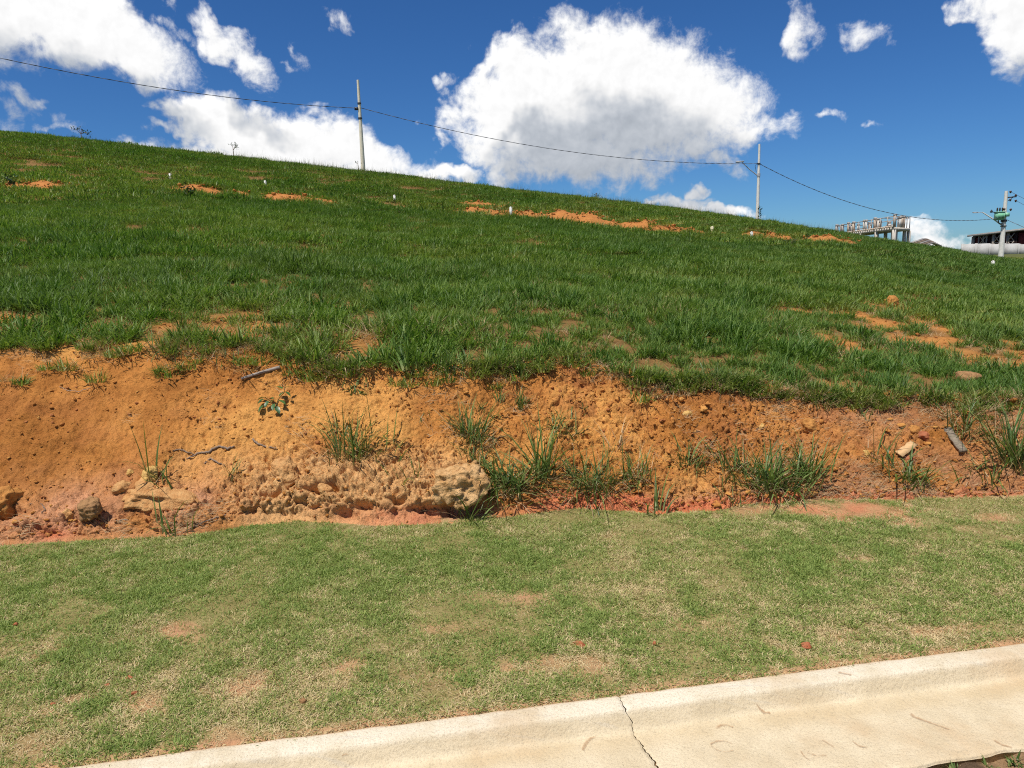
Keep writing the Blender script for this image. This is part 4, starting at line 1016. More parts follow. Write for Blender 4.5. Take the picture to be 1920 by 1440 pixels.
for (px, py, wp, hp, ng, ndry, wide, lab) in TUFTS:
    if py > 1380: pk, oo = kerb_hit(px, py); p = np.array([pk[0], pk[1], -.03]); dist = 2.6
    else: p, nr_, dist = hit(px, py)
    m = dist/FPX; W = wp*m; Hh = hp*m*(.86 if wp > 95 else 1.15)
    root = empty('grass_tuft', p, lab, 'grass tuft', 'separate grass tufts')
    for (nm, n, mt, kl) in (('green_blades', ng, 'tuft', 1.0), ('dry_blades', ndry, 'greystraw', .8)):
        if n == 0: continue
        n = int(n*1.1) if n > 8 else n
        bx_ = rng.normal(0, .22, n)*W; by_ = rng.normal(0, .12, n)*W
        bz_ = np.array([drop(p[0]+bx_[i], p[1]+by_[i]) - p[2] for i in range(n)]) if py < 1380 else np.zeros(n)
        bz_ = np.clip(bz_, -.06, .08) - .006
        yaw = np.arctan2(by_*1.5+rng.normal(0, .08, n), bx_+rng.normal(0, .55*W, n)) - (rng.random(n) < .3)*.6
        ln = Hh*rng.uniform(.3, 1.0, n)**.8*1.4*kl
        spread = min(1.0, W/(Hh*2.0))
        lean = np.abs(rng.normal(.30, .45, n))*(.5+.8*spread) + (.5 if nm == 'dry_blades' else 0)
        bend = np.where(rng.random(n) < .25, rng.uniform(1.5, 3.0, n), rng.uniform(.1, 1.6, n))*(.5+.6*spread)
        wd = rng.uniform(.0042, .0085, n)*(1.5 if wide else 1.0)*(.55 if nm == 'dry_blades' else 1)
        V, F, sh, al = blades(np.stack([bx_, by_, bz_], -1), yaw, lean, bend, ln, wd, 4)
        link(nm, make_mesh(nm, V, F, M[mt], False, {'shade': sh, 'along': al}), root)
# leafy seedling
p, nr_, dist = hit(516, 764)
root = empty('seedling', p, 'leafy green seedling on the bare bank below the dead stick', 'seedling'); m = dist/FPX
M['stem'] = plain_mat('stem', (.10, .085, .03), (.07, .05, .02), 40, .7)
stem_paths = [[(0,0,0),(4,6,12),(16,2,24),(18,0,32)], [(0,0,0),(-8,4,10),(-16,2,17)], [(0,0,0),(8,-6,10),(10,-8,14)], [(0,0,0),(-6,-6,6),(-16,-8,6)]]
mb = MB()
for q in stem_paths: mb.tube(p + np.array(q, float)*m*1.1, [.003, .0026, .002, .0014][:len(q)], 6)
mb.build('stem', M['stem'], root)
def leaf_mesh(L, W):
    n = 7; t_ = np.linspace(0, 1, n); w_ = W*np.sin(np.pi*t_**.8)**.8; zz = -.35*L*t_**2; fold = .25*w_
    v_ = np.stack([np.stack([t_*L, -w_, zz+fold], -1), np.stack([t_*L, 0*t_, zz], -1), np.stack([t_*L, w_, zz+fold], -1)], 1).reshape(-1, 3)
    f_ = np.array([[3*i+j, 3*i+j+1, 3*i+j+4, 3*i+j+3] for i in range(n-1) for j in (0, 1)])
    return make_mesh('leaf', v_, [f_], M['leaf'], True, {'shade': np.full(len(v_), rng.random()), 'along': np.full(len(v_), .6)})
for (lx, lz, ly, L, yaw, pit) in [(14,30,0,15,2.6,-.5),(18,32,0,12,.6,-.2),(19,26,-3,12,-.4,.3),(16,24,2,11,-2.4,.2),(-14,17,2,15,2.9,.0),(-16,15,-3,12,-2.6,.3),(-8,12,-5,12,-1.9,.4),(-15,6,-8,14,-2.2,.4),(8,13,-8,16,-.5,.0),(10,12,-6,13,.4,.1),(2,8,-9,13,-1.6,.4),(5,4,-12,15,-.9,.4),(-4,10,0,10,1.8,-.3),(-2,14,0,10,2.4,-.4),(12,16,4,10,.9,-.2)]:
    lf = link('leaf', leaf_mesh(L*m*1.15, L*m*.30), root); lf.location = tuple(np.array([lx, ly, lz])*m*1.1); lf.rotation_euler = (random.uniform(-.4, .4), pit, yaw)
# little dark weeds on the hill
M['weed'] = blade_mat('weed_leaf', (.018, .045, .016), (.06, .095, .035), (.1, .11, .05), .2, .3)
def weed(px, py, wp, hp, lab, nl=70):
    p, nr_, dist = hit(px, py); m = dist/FPX; root = empty('weed', p, lab, 'weed')
    mb = MB()
    tips = []
    for k in range(7):
        q = np.array([random.uniform(-.5, .5)*wp, random.uniform(-.4, .4)*wp, hp*random.uniform(.55, 1)])*m; tips.append(q)
        mb.tube(p + np.array([(0, 0, -.02), q*.5*np.array([.7, .7, 1.1]), q]), [.008, .006, .003], 5)
    mb.build('stem', M['stem'], root)
    cen = np.array([tips[random.randrange(7)]*random.uniform(.5, 1.05) for _ in range(nl)]) + rng.normal(0, .08*wp*m, (nl, 3))
    V, F, sh, al = blades(cen, rng.uniform(0, 6.28, nl), rng.uniform(.6, 1.6, nl), rng.uniform(0, .9, nl), rng.uniform(.2, .35, nl)*hp*m, rng.uniform(.1, .18, nl)*hp*m, 3)
    link('foliage', make_mesh('foliage', V, F, M['weed'], False, {'shade': sh, 'along': al*0+.6}), root)
weed(355,374,26,22,'dark leafy weed in front of the left orange mound')
weed(26,354,34,20,'dark leafy weed left of the leftmost bare patch near the left border')
weed(210,352,16,10,'low dark weed between the two left bare patches', 40)
weed(1085,398,22,9,'low dark weed above the long orange mounds', 40)
weed(1480,462,26,13,'dark bushy weed between the orange mounds left of the unfinished building', 60)
weed(1512,452,18,12,'small dark weed just left of the rightmost mounds', 40)

# ------------------------------------------------------------------ sticks, roots, boards
M['deadwood'] = plain_mat('dead_wood', (.36, .30, .25), (.22, .17, .14), 30, .85, .15, .4, .003)
M['rootwood'] = plain_mat('root_wood', (.26, .19, .14), (.15, .11, .08), 30, .9, .1, .5, .003)
M['greywood'] = plain_mat('grey_wood', (.27, .22, .16), (.16, .125, .09), 9, .85, .15, .5, .003, stretch=(2, 14, 14))
M['palewood'] = plain_mat('pale_wood', (.62, .40, .20), (.50, .29, .13), 9, .8, .2, .4, .002, stretch=(2, 14, 14))
def along_pixels(pix, lift, rad, mat, name, lab, cat, seg=7):
    pts = np.array([hit(*q)[0] + hit(*q)[1]*lift for q in pix]); c0 = pts.mean(0); root = pts[0]
    tt_ = np.linspace(0, 1, len(pts)*5); ps_ = np.stack([np.interp(tt_, np.linspace(0, 1, len(pts)), pts[:, k]) for k in range(3)], -1)
    ps_ = ps_ + .002*rng.normal(size=ps_.shape)
    rr_ = np.interp(tt_, np.linspace(0, 1, len(rad)), rad)
    o = MB().tube(ps_ - c0, rr_, seg).build(name, mat, smoothf=True, loc=c0); return tag(o, lab, cat)
p1, n_, _ = hit(452, 711); p2, n2_, _ = hit(524, 690)
c0 = (p1+p2)/2; path = np.array([p1+n_*.008, (p1*.5+p2*.5)+n_*.022, p2+n2_*.010]) - c0
tag(MB().tube(np.array([path[0]*(1-u)**2+2*u*(1-u)*path[1]+path[2]*u*u for u in np.linspace(0, 1, 12)]), np.linspace(.009, .0125, 12), 8).build('stick', M['deadwood'], smoothf=True, loc=c0), 'grey dead stick lying at the top of the bare bank', 'stick')
along_pixels([(352,862),(372,852),(392,850),(398,842),(412,838),(426,842),(440,838)], .010, [.003, .006, .008, .007, .006, .008, .004], M['rootwood'], 'root', 'dark gnarled root lying on the left of the bank', 'root')
along_pixels([(324,846),(338,842),(352,848),(366,852)], .006, [.003, .004, .003], M['rootwood'], 'root', 'thin dark root left of the gnarled root', 'root')
along_pixels([(384,868),(396,860),(410,870),(420,872)], .006, [.004, .005, .003], M['rootwood'], 'root', 'short dark root under the gnarled root', 'root')
along_pixels([(476,822),(482,830),(494,838),(520,842)], .008, [.006, .006, .003], M['rootwood'], 'twig', 'dark twig behind the small orange clod on the left of the bank', 'twig')
along_pixels([(215,980),(240,974),(270,977)], .008, [.003, .004, .002], M['rootwood'], 'twig', 'thin bent twig at the bank foot under the long brown clod', 'twig')
along_pixels([(345,1001),(370,985),(395,975),(425,968)], .010, [.003, .004, .003], M['rootwood'], 'twig', 'long thin twig at the lawn edge on the left', 'twig')
along_pixels([(55,945),(80,946),(87,955),(78,962)], .006, [.002, .003, .002], M['rootwood'], 'twig', 'hooked twig on pinkish soil near the left border', 'twig')
along_pixels([(112,725),(125,732),(150,735),(170,728)], .005, [.0015, .002, .0015], M['deadwood'], 'twig', 'pale thin twig on the ochre soil at the left', 'twig')
along_pixels([(1372,760),(1420,705),(1432,690)], .004, [.002, .003, .002], M['deadwood'], 'twig', 'pale runner stalk below the dense hanging tuft on the right', 'twig')
def board(px1, py1, px2, py2, w, th, mat, name, lab, cat, lift):
    a, na_, _ = hit(px1, py1); b_, nb_, _ = hit(px2, py2); n = (na_+nb_); n[2] = abs(n[2]); n /= np.linalg.norm(n)
    n = n*.6 + np.array([0, -.25, .4]); n /= np.linalg.norm(n)
    d = b_-a; L = np.linalg.norm(d); d /= L; sdv = np.cross(n, d); sdv /= np.linalg.norm(sdv); u = np.cross(d, sdv); c0 = (a+b_)/2 + u*lift
    nn = 10; vs_ = []
    for i in range(nn):                                            # a weathered board: warped, with uneven ends and edges
        t_ = i/(nn-1)-.5; ww = w*(1+.10*math.sin(i*2.1)+random.uniform(-.06, .06)); tz = th*(1+random.uniform(-.1, .1))
        for (sy, sz_) in ((-.5, -.5), (.5, -.5), (.5, .5), (-.5, .5)):
            e = random.uniform(-.02, .02)*L if i in (0, nn-1) else 0
            vs_.append(d*(t_*L+e) + sdv*sy*ww + u*(sz_*tz + .012*t_*t_))
    f_ = [[4*i+j, 4*i+(j+1) % 4, 4*i+4+(j+1) % 4, 4*i+4+j] for i in range(nn-1) for j in range(4)] + [[0, 3, 2, 1], [4*nn-4, 4*nn-3, 4*nn-2, 4*nn-1]]
    return tag(link(name, make_mesh(name, np.array(vs_), [np.array(f_)], mat), loc=c0), lab, cat)
board(1775, 808, 1806, 850, .046, .022, M['greywood'], 'plank', 'weathered grey plank end lying on the right of the bank', 'plank', .016)
board(1683, 856, 1711, 835, .052, .010, M['palewood'], 'wood_chip', 'pale fresh wood chip lying on the right of the bank', 'wood chip', .018)

# mud footprints on the gutter: thin films of dried soil
mm_, t, b, o = new_mat('dried_mud'); M['mud'] = mm_
n = nd(t, 'ShaderNodeTexNoise', i_Scale=55.0, i_Detail=5.0, i_Roughness=.65); t.links.new(objcoord(t), n.inputs['Vector'])
b.inputs['Base Color'].default_value = (.42, .24, .12, 1); b.inputs['Roughness'].default_value = .95; b.inputs['Specular IOR Level'].default_value = .05
tr = nd(t, 'ShaderNodeBsdfTransparent'); mx = t.nodes.new('ShaderNodeMixShader'); ed = nd(t, 'ShaderNodeAttribute', attribute_name='thick')
t.links.new(mth(t, 'MULTIPLY', smooth(t, mth(t, 'ADD', n.outputs[0], mth(t, 'MULTIPLY', ed.outputs['Fac'], .40)), .62, 1.05), .5), mx.inputs[0]); t.links.new(tr.outputs[0], mx.inputs[1]); t.links.new(b.outputs[0], mx.inputs[2]); t.links.new(mx.outputs[0], o.inputs[0])
BV_k = BVHTree.FromPolygons([v_.co[:] for k_ in (ks2,) for v_ in k_.data.vertices], [list(q.vertices) for q in ks2.data.polygons])
BV_k1 = BVHTree.FromPolygons([v_.co[:] for v_ in ks1.data.vertices], [list(q.vertices) for q in ks1.data.polygons])
def print_film(lines, lab):
    mb_v, mb_f, th = [], [], []; n0 = 0
    for ln in lines:
        pts = np.array([hit(q[0], q[1], (BV_k, BV_k1))[0] for q in ln]); w_ = np.array([q[2] for q in ln])*2.0/FPX
        k = len(pts)*4; tt_ = np.linspace(0, 1, k); u0 = np.linspace(0, 1, len(pts))
        c_ = np.stack([np.interp(tt_, u0, pts[:, i]) for i in range(3)], -1); ww = np.interp(tt_, u0, w_)*(1+.25*rng.normal(size=k))
        tg_ = np.gradient(c_, axis=0); sd = np.stack([-tg_[:, 1], tg_[:, 0], np.zeros(k)], -1); sd /= np.linalg.norm(sd, axis=1, keepdims=True)+1e-9
        row = np.stack([c_-sd*ww[:, None]*.5, c_-sd*ww[:, None]*.2, c_+sd*ww[:, None]*.2, c_+sd*ww[:, None]*.5], 1); row[..., 2] = row[..., 2] + .004
        tv = np.tile(np.array([0, 1, 1, 0.]), (k, 1)); tv[0] = 0; tv[-1] = 0
        mb_v.append(row.reshape(-1, 3)); th.append(tv.ravel()); mb_f.append(grid_faces(k, 4)+n0); n0 += 4*k
    v_ = np.vstack(mb_v); c0 = v_.mean(0)
    tag(link('mud_print', make_mesh('mud_print', v_-c0, [np.vstack(mb_f)], M['mud'], True, {'thick': np.concatenate(th)}), loc=c0), lab, 'mud print', 'muddy shoe prints on the gutter')
print_film([[(1417,1319,6),(1424,1330,12),(1434,1338,20),(1446,1338,8)]], 'solid triangular mud print nearest the kerb face')
print_film([[(1342,1368,9),(1352,1361,13),(1364,1361,9),(1376,1366,5)]], 'short curved heel print above the ring shaped print')
print_film([[(1330,1397,5),(1344,1391,9),(1360,1391,7),(1375,1397,5)], [(1331,1398,4),(1345,1408,4),(1362,1412,3),(1377,1408,4)]], 'ring shaped mud print in the middle of the gutter')
print_film([[(1500,1408,5),(1508,1420,5),(1520,1428,4)], [(1510,1412,4),(1530,1418,5),(1552,1418,4)], [(1540,1388,8),(1550,1394,6),(1566,1404,4)]], 'wide mud print of several arcs near the lower border')
print_film([[(1597,1390,4),(1610,1400,6),(1628,1404,4)]], 'faint curved print right of the print of several arcs')
print_film([[(1705,1338,14),(1716,1346,16),(1732,1352,10),(1748,1358,7),(1786,1371,5)]], 'long drawn out mud print at the right of the gutter')
print_film([[(1092,1410,8),(1098,1395,12),(1108,1386,12),(1118,1382,6)]], 'mud print left of the crack')
print_film([[(1862,1388,6),(1878,1398,8),(1900,1404,6)]], 'faint brown print near the right border of the gutter')
print_film([[(1570,1262,6),(1584,1264,12),(1598,1267,8)]], 'brown smear on top of the kerb')
print_film([[(640,1420,5),(648,1415,8),(654,1418,5)]], 'small mud smear far left on the gutter')

# ------------------------------------------------------------------ stakes, saplings
M['whitepaint'] = plain_mat('white_paint', (.62, .61, .56), (.48, .46, .41), 14, .7, .3, .1)
M['yellowpaint'] = plain_mat('cream_paint', (.62, .56, .36), (.5, .44, .28), 14, .7, .3, .1)
STAKES = [(958,408,7,14,'whitepaint','tall white lot stake beside the long orange mounds'),(1335,441,7,11,'yellowpaint','cream lot stake at the right end of the long orange mounds'),(1409,449,6,9,'whitepaint','white lot stake on the mound left of the middle pole'),
 (740,380,6,9,'whitepaint','white lot stake below the left pole'),(498,352,6,8,'whitepaint','white lot stake above the longest left mound'),(320,338,6,7,'whitepaint','leftmost white lot stake on the upper slope'),(1861,503,6,9,'whitepaint','white lot stake in the grass below the transformer pole')]
for (px, py, wp, hp, mt, lab) in STAKES:
    ph_, rr_ = hill_hit(px, py); rr_ = min(rr_, 40.0); d_ = ray(px, py); x_, y_ = rr_*math.sin(R(ph_)), rr_*math.cos(R(ph_)); zt = EYE + (az_tan(px, py-hp)[1])*rr_
    zg = drop(x_, y_); w_ = wp*.62*rr_/FPX; zt += .09
    mb = MB(); hh = max(zt-zg, .15)
    mb.box((x_, y_, zg+hh*.5-.05), (w_, w_, hh+.1), .3); 
    k = w_/2
    mb.add([[x_-k, y_-k, zg+hh], [x_+k, y_-k, zg+hh], [x_+k, y_+k, zg+hh], [x_-k, y_+k, zg+hh], [x_, y_, zg+hh+k*.8]], [[[0, 1, 4], [1, 2, 4], [2, 3, 4], [3, 0, 4]]])
    root = empty('stake', (x_, y_, zg), lab, 'stake', 'lot stakes on the slope'); mb.build('post', M[mt], root)
def sapling(px, py, pieces, lab, mat='weed', extra_r=2.0):
    ph_, _ = az_tan(px, py); rr_ = float(prof(np.array([ph_]))[0][3][0]) + extra_r
    b0 = np.array([rr_*math.sin(R(ph_)), rr_*math.cos(R(ph_)), 0]); b0[2] = drop(b0[0], b0[1]); k = rr_/FPX
    root = empty('sapling', b0, lab, 'sapling'); mb = MB(); top = EYE + az_tan(px, py)[1]*rr_ - b0[2]
    trunk_top = np.array([0, 0, top + 10*k]); mb.tube(b0+np.array([[0, 0, -.1], [0.02, 0, top*.5], trunk_top]), [.035, .03, .018], 6)
    ends = []
    for (dx, dz) in pieces:
        e = np.array([dx*k, random.uniform(-.2, .2), top + dz*k]); ends.append(e); mb.tube(b0+np.array([trunk_top*np.array([1, 1, .92]), (trunk_top+e)/2+np.array([0, 0, .05]), e]), [.016, .012, .008], 5)
    mb.build('trunk', M['rootwood'], root)
    n_ = 15*len(ends); cen = np.array([ends[i % len(ends)] for i in range(n_)]) + rng.normal(0, 2.2*k, (n_, 3))
    V, F, sh, al = blades(cen, rng.uniform(0, 6.28, n_), rng.uniform(.4, 1.7, n_), rng.uniform(0, .8, n_), rng.uniform(2.2, 4.5, n_)*k, rng.uniform(1.0, 1.9, n_)*k, 3)
    link('crown', make_mesh('crown', V, F, M[mat], False, {'shade': sh, 'along': al*0+.6}), root)
sapling(153, 262, [(-8, 15), (-3, 16), (3, 14), (10, 8), (12, 9)], 'small tree with flat dark crown on the skyline at the left')
sapling(438, 292, [(-2, 18), (5, 17), (8, 12)], 'thin bare sapling on the skyline left of the first pole', 'weed')
sapling(672, 320, [(-2, 14)], 'tiny dry shoot on the skyline just left of the first pole')
sapling(1118, 372, [(0, 6), (3, 5)], 'small shrub tip on the skyline under the big cloud')

# ------------------------------------------------------------------ power poles and cables
M['poleconc'] = plain_mat('pole_concrete', (.72, .66, .50), (.62, .56, .42), 3, .85, .2, .2)
M['polegrey'] = plain_mat('pole_concrete_grey', (.72, .70, .63), (.60, .58, .52), 3, .85, .2, .2)
M['steel'] = plain_mat('galvanised_steel', (.45, .46, .47), (.35, .36, .37), 8, .5, .5, .05)
M['dark'] = plain_mat('dark_fitting', (.04, .04, .045), (.025, .025, .03), 8, .5, .4, 0)
M['cable'] = plain_mat('cable_black', (.035, .037, .045), (.02, .02, .025), 8, .5, .4, 0)
M['cablegrey'] = plain_mat('cable_grey', (.20, .21, .24), (.15, .16, .18), 8, .5, .4, 0)
M['green'] = plain_mat('green_enamel', (.22, .52, .34), (.18, .44, .28), 5, .45, .5, .05)
M['porcelain'] = plain_mat('insulator_brown', (.10, .05, .035), (.07, .035, .03), 8, .3, .5, 0)
M['lampshell'] = plain_mat('lamp_shell', (.45, .46, .48), (.4, .41, .43), 8, .5, .4, 0)
def pole(px_t, py_t, r_, wb, wt, mat, lab):
    top = at_dist(px_t, py_t, r_); zg = drop(top[0], top[1]); b0 = np.array([top[0], top[1], zg]); hgt = top[2]-zg
    root = empty('utility_pole', b0, lab, 'utility pole', 'concrete utility poles along the ridge')
    mb = MB(); zz = np.linspace(-.4, hgt, 14); mb.tube(b0 + np.stack([0*zz, 0*zz, zz], -1), np.interp(zz, [0, hgt], [wb/2, wt/2]), 16); mb.build('pole_shaft', mat, root, True)
    return root, b0, hgt
def band(root, b0, z, rad, mat='dark', name='clamp_band', h=.12):
    mb = MB(); mb.tube(b0+np.array([[0, 0, z-h/2], [0, 0, z+h/2]]), rad, 16); return mb.build(name, M[mat], root, True)
P1r, P1b, P1h = pole(671, 150, 63, .40, .20, M['poleconc'], 'cream concrete utility pole, tallest in view, behind the left skyline')
def zpix(px, py, r_): return EYE + az_tan(px, py)[1]*r_
zc = zpix(675, 203, 63); band(P1r, P1b, zpix(674, 194, 63)-P1b[2], .16); band(P1r, P1b, zpix(676, 222, 63)-P1b[2], .172)
mb = MB(); mb.box((P1b[0]-.25, P1b[1]-.1, zc-.05), (.3, .12, .22)); mb.build('cable_bracket', M['dark'], P1r)
P2r, P2b, P2h = pole(1424, 270, 76, .36, .19, M['polegrey'], 'grey concrete utility pole with a bare lamp arm in the middle of the skyline')
zc2 = zpix(1424, 307, 76); band(P2r, P2b, zc2-P2b[2], .155); band(P2r, P2b, zpix(1424, 328, 76)-P2b[2], .165, 'steel', 'clamp_band', .30)
mb = MB(); a0 = P2b+np.array([-.15, -.05, zpix(1420, 329, 76)-P2b[2]]); a1 = at_dist(1392, 305, 75.0); mb.tube([a0, (a0+a1)/2+np.array([0, 0, -.05]), a1], [.05, .045, .04], 8); mb.build('lamp_arm', M['steel'], P2r, True)
mb = MB(); mb.box(a1+np.array([-.25, 0, .10]), (.75, .26, .12)); mb.box(a1+np.array([-.45, 0, .04]), (.35, .2, .06)); mb.build('lamp_head', M['lampshell'], P2r)
mb = MB(); mb.tube([a0+np.array([-.1, 0, .3]), P2b+np.array([-.4, -.1, zc2-P2b[2]-.2]), P2b+np.array([-.15, -.1, zc2-P2b[2]+.1])], .02, 6); mb.build('lamp_wire', M['cable'], P2r)
# vine at its foot
vb = P2b+np.array([.22, -.15, 0]); nl = 60; cen = np.stack([rng.normal(0, .10, nl), rng.normal(0, .08, nl), rng.uniform(.9, 2.2, nl)], -1)
V, F, sh, al = blades(cen, rng.uniform(0, 6.28, nl), rng.uniform(.5, 1.6, nl), rng.uniform(0, .9, nl), rng.uniform(.12, .25, nl), rng.uniform(.08, .14, nl), 3)
vr = empty('climbing_weed', vb, 'dark climbing weed at the foot of the middle pole', 'weed'); link('foliage', make_mesh('foliage', V, F, M['weed'], False, {'shade': sh, 'along': al*0+.6}), vr)
MB().tube(vb+np.array([[0, 0, -.1], [.02, 0, 1.0], [0, .02, 2.0]]), [.02, .015, .008], 5).build('stem', M['stem'], vr)
P3r, P3b, P3h = pole(1887, 358, 103, .62, .34, M['polegrey'], 'concrete transformer pole at the right border with green transformer and street lamp')
R3 = 103; zt3 = lambda py: zpix(1880, py, R3) - P3b[2]
k3 = R3/FPX
cx = -.78
mb = MB(); mb.box(P3b+np.array([cx, -.3, zt3(405)]), (.82, .65, .82)); mb.box(P3b+np.array([cx, -.3, zt3(405)+.44]), (.92, .74, .08)); mb.box(P3b+np.array([cx, -.3, zt3(405)-.44]), (.7, .55, .08)); mb.build('transformer_tank', M['green'], P3r)
for i in range(5):
    mb = MB(); mb.box(P3b+np.array([cx-.32+.16*i, -.67, zt3(405)-.02]), (.04, .10, .6)); mb.build('cooling_fin', M['green'], P3r)
for i in range(3):
    mb = MB(); q = P3b+np.array([cx-.3+.3*i, -.3, zt3(405)+.47]); mb.tube(q+np.array([[0, 0, 0], [0, 0, .16], [0, 0, .17], [0, 0, .32], [0, 0, .33], [0, 0, .48]]), [.07, .07, .11, .07, .10, .04], 10); mb.build('bushing', M['porcelain'], P3r, True)
mb = MB(); mb.box(P3b+np.array([.05, -.42, zt3(403)]), (.42, .22, .45)); mb.build('equipment_box', M['green'], P3r)
band(P3r, P3b, zt3(414), .33, h=.25); band(P3r, P3b, zt3(424), .33)
mb = MB(); mb.tube(P3b+np.array([[-.3, -.2, zt3(420)], [-.75, -.3, zt3(419)], [-.9, -.3, zt3(412)]]), .06, 8); mb.build('conduit', M['dark'], P3r, True)
mb = MB(); mb.beam(P3b+np.array([.1, -.2, zt3(371)]), P3b+np.array([.95, -.4, zt3(370)]), .14); mb.beam(P3b+np.array([.15, -.2, zt3(377)]), P3b+np.array([.6, -.35, zt3(371)]), .07); mb.build('crossarm', M['dark'], P3r)
for (dx, py_) in ((.3, 376), (.95, 378), (.9, 368), (.25, 361), (.45, 394), (-.3, 393)):
    mb = MB(); q = P3b+np.array([dx, -.35, zt3(py_)]); mb.tube(q+np.array([[0, 0, -.15], [0, 0, 0], [0, 0, .02], [0, 0, .15]]), [.05, .13, .15, .06], 10); mb.build('insulator', M['porcelain'], P3r, True)
mb = MB(); q = P3b+np.array([-1.75, -.3, zt3(397)]); mb.tube([q, q+np.array([.7, .1, -.1])], .05, 6); mb.tube(q+np.array([[0, 0, .25], [0, 0, 0], [0, 0, -.1]]), [.04, .16, .1], 8); mb.build('surge_arrester', M['dark'], P3r, True)
mb = MB(); b1 = P3b+np.array([-.3, -.1, zt3(422)]); b2 = at_dist(1842, 398, R3-1); mb.tube([b1, b1*.6+b2*.4+np.array([0, 0, .05]), b2], [.075, .07, .06], 8); mb.build('lamp_arm', M['whitepaint'], P3r, True)
mb = MB(); b3 = at_dist(1829, 398.5, R3-1.3); mb.tube([b2, (b2+b3)/2, b3+np.array([.3, 0, 0])], .04, 6); mb.box(b3, (.45, .3, .12)); mb.box(b3+np.array([-.2, 0, .02]), (.2, .24, .08)); mb.build('lamp_head', M['lampshell'], P3r)
def cable(a, b_, sag, lab, rad=.016, twist=True, period=1.4):
    L = np.linalg.norm(np.array(b_)-a); n_ = int(L/(period/6 if twist else 1.0)); u = np.linspace(0, 1, n_)
    c_ = np.array(a)[None]*(1-u)[:, None] + np.array(b_)[None]*u[:, None]; c_[:, 2] -= 4*sag*u*(1-u)
    root = empty('power_cable', a, lab, 'power cable')
    if not twist: MB().tube(c_, rad, 6).build('strand', M['cable'], root); return
    w = u*L/period*2*np.pi; d = (np.array(b_)-a)/L; sdv = np.cross(d, (0, 0, 1)); sdv /= np.linalg.norm(sdv)
    for i, mt in enumerate(('cable', 'cablegrey')):
        q = c_ + rad*.9*(np.cos(w+i*np.pi)[:, None]*np.array([0, 0, 1]) + np.sin(w+i*np.pi)[:, None]*sdv)
        MB().tube(q, rad, 6).build('strand', M[mt], root)
A1 = np.array([P1b[0]-.2, P1b[1]-.1, zc]); A2 = np.array([P2b[0], P2b[1]-.1, zc2]); A3 = np.array([P3b[0]-.3, P3b[1]-.2, zpix(1870, 409, R3)])
A0 = at_dist(-330, 30, 58)
cable(A0, A1, .95, 'twisted power cable running from the left border to the first pole')
cable(A1+np.array([.35, 0, 0]), A2, 1.25, 'twisted power cable hanging between the left and middle poles')
cable(A2, A3, 2.1, 'long sagging power cable between the middle pole and the transformer pole', .019)
cable(np.array([P3b[0]+.3, P3b[1]-.2, zpix(1885, 413, R3)]), at_dist(2300, 560, 92), .4, 'low power cable leaving the transformer pole to the right', .019)
cable(P3b+np.array([.95, -.35, zt3(377)]), at_dist(2300, 545, 92), .6, 'upper thin wire leaving the crossarm end to the right', .018, False)
cable(P3b+np.array([.3, -.35, zt3(361)]), at_dist(2300, 520, 92), .6, 'topmost thin wire leaving the transformer pole to the right', .018, False)

# ------------------------------------------------------------------ unfinished concrete building
M['concrete2'] = plain_mat('raw_concrete', (.58, .53, .46), (.44, .40, .34), 1.2, .9, .15, .2)
M['formwork'] = plain_mat('formwork_wood', (.52, .42, .32), (.40, .30, .23), 2, .9, .15, .2)
M['whitecol'] = plain_mat('pale_column', (.62, .59, .54), (.5, .46, .4), 1.5, .9, .15, .2)
M['greytimber'] = plain_mat('grey_timber', (.40, .37, .34), (.28, .25, .23), 2, .9, .15, .2)
Cc = at_dist(1676, 440, 116); Ac = at_dist(1566, 440, 143); Bc = at_dist(1704, 440, 124)
zslab = zpix(1676, 426, 116); zlow = drop(Cc[0], Cc[1])
C2, U2, V2 = Cc[:2], (Ac-Cc)[:2], (Bc-Cc)[:2]
def dk(u, v, z): q = C2 + U2*u + V2*v; return np.array([q[0], q[1], z])
bld = empty('unfinished_building', (C2[0], C2[1], zlow), 'unfinished concrete frame building with scaffold posts on the hill behind', 'building')
def prism(q, z0, z1): 
    v_ = [[*p_, z0] for p_ in q] + [[*p_, z1] for p_ in q]; n_ = len(q)
    return v_, [np.array([[i, (i+1) % n_, n_+(i+1) % n_, n_+i] for i in range(n_)]), np.array([[3, 2, 1, 0], [4, 5, 6, 7]])]
mb = MB(); mb.add(*prism([dk(-.01, -.02, 0)[:2], dk(1.01, -.02, 0)[:2], dk(1.01, 1.02, 0)[:2], dk(-.01, 1.02, 0)[:2]], zslab-.35, zslab)); mb.build('floor_slab', M['concrete2'], bld)
for i in range(26):                                                # joist ends along the long edge
    mb = MB(); q = dk(.02+i*.037, -.025, zslab+.12); mb.box(q, (.28, .35, .26), 1.4); mb.build('joist_end', M['formwork' if i % 3 else 'concrete2'], bld)
for (u, v) in [(0, 0), (0, 1), (.03, .25), (.03, .85), (.25, 0), (.25, .6), (.5, 0), (.5, 1), (.75, 0), (.12, .5), (1, 0), (1, 1), (.36, .5)]:
    q = dk(u, v, 0); zg = drop(q[0], q[1]) - .6; mb = MB(); mb.box((q[0], q[1], (zg+zslab-.35)/2), (.42, .42, zslab-.35-zg), 1.4); mb.build('lower_column', M['concrete2'], bld)
ztop = zpix(1676, 404, 116)
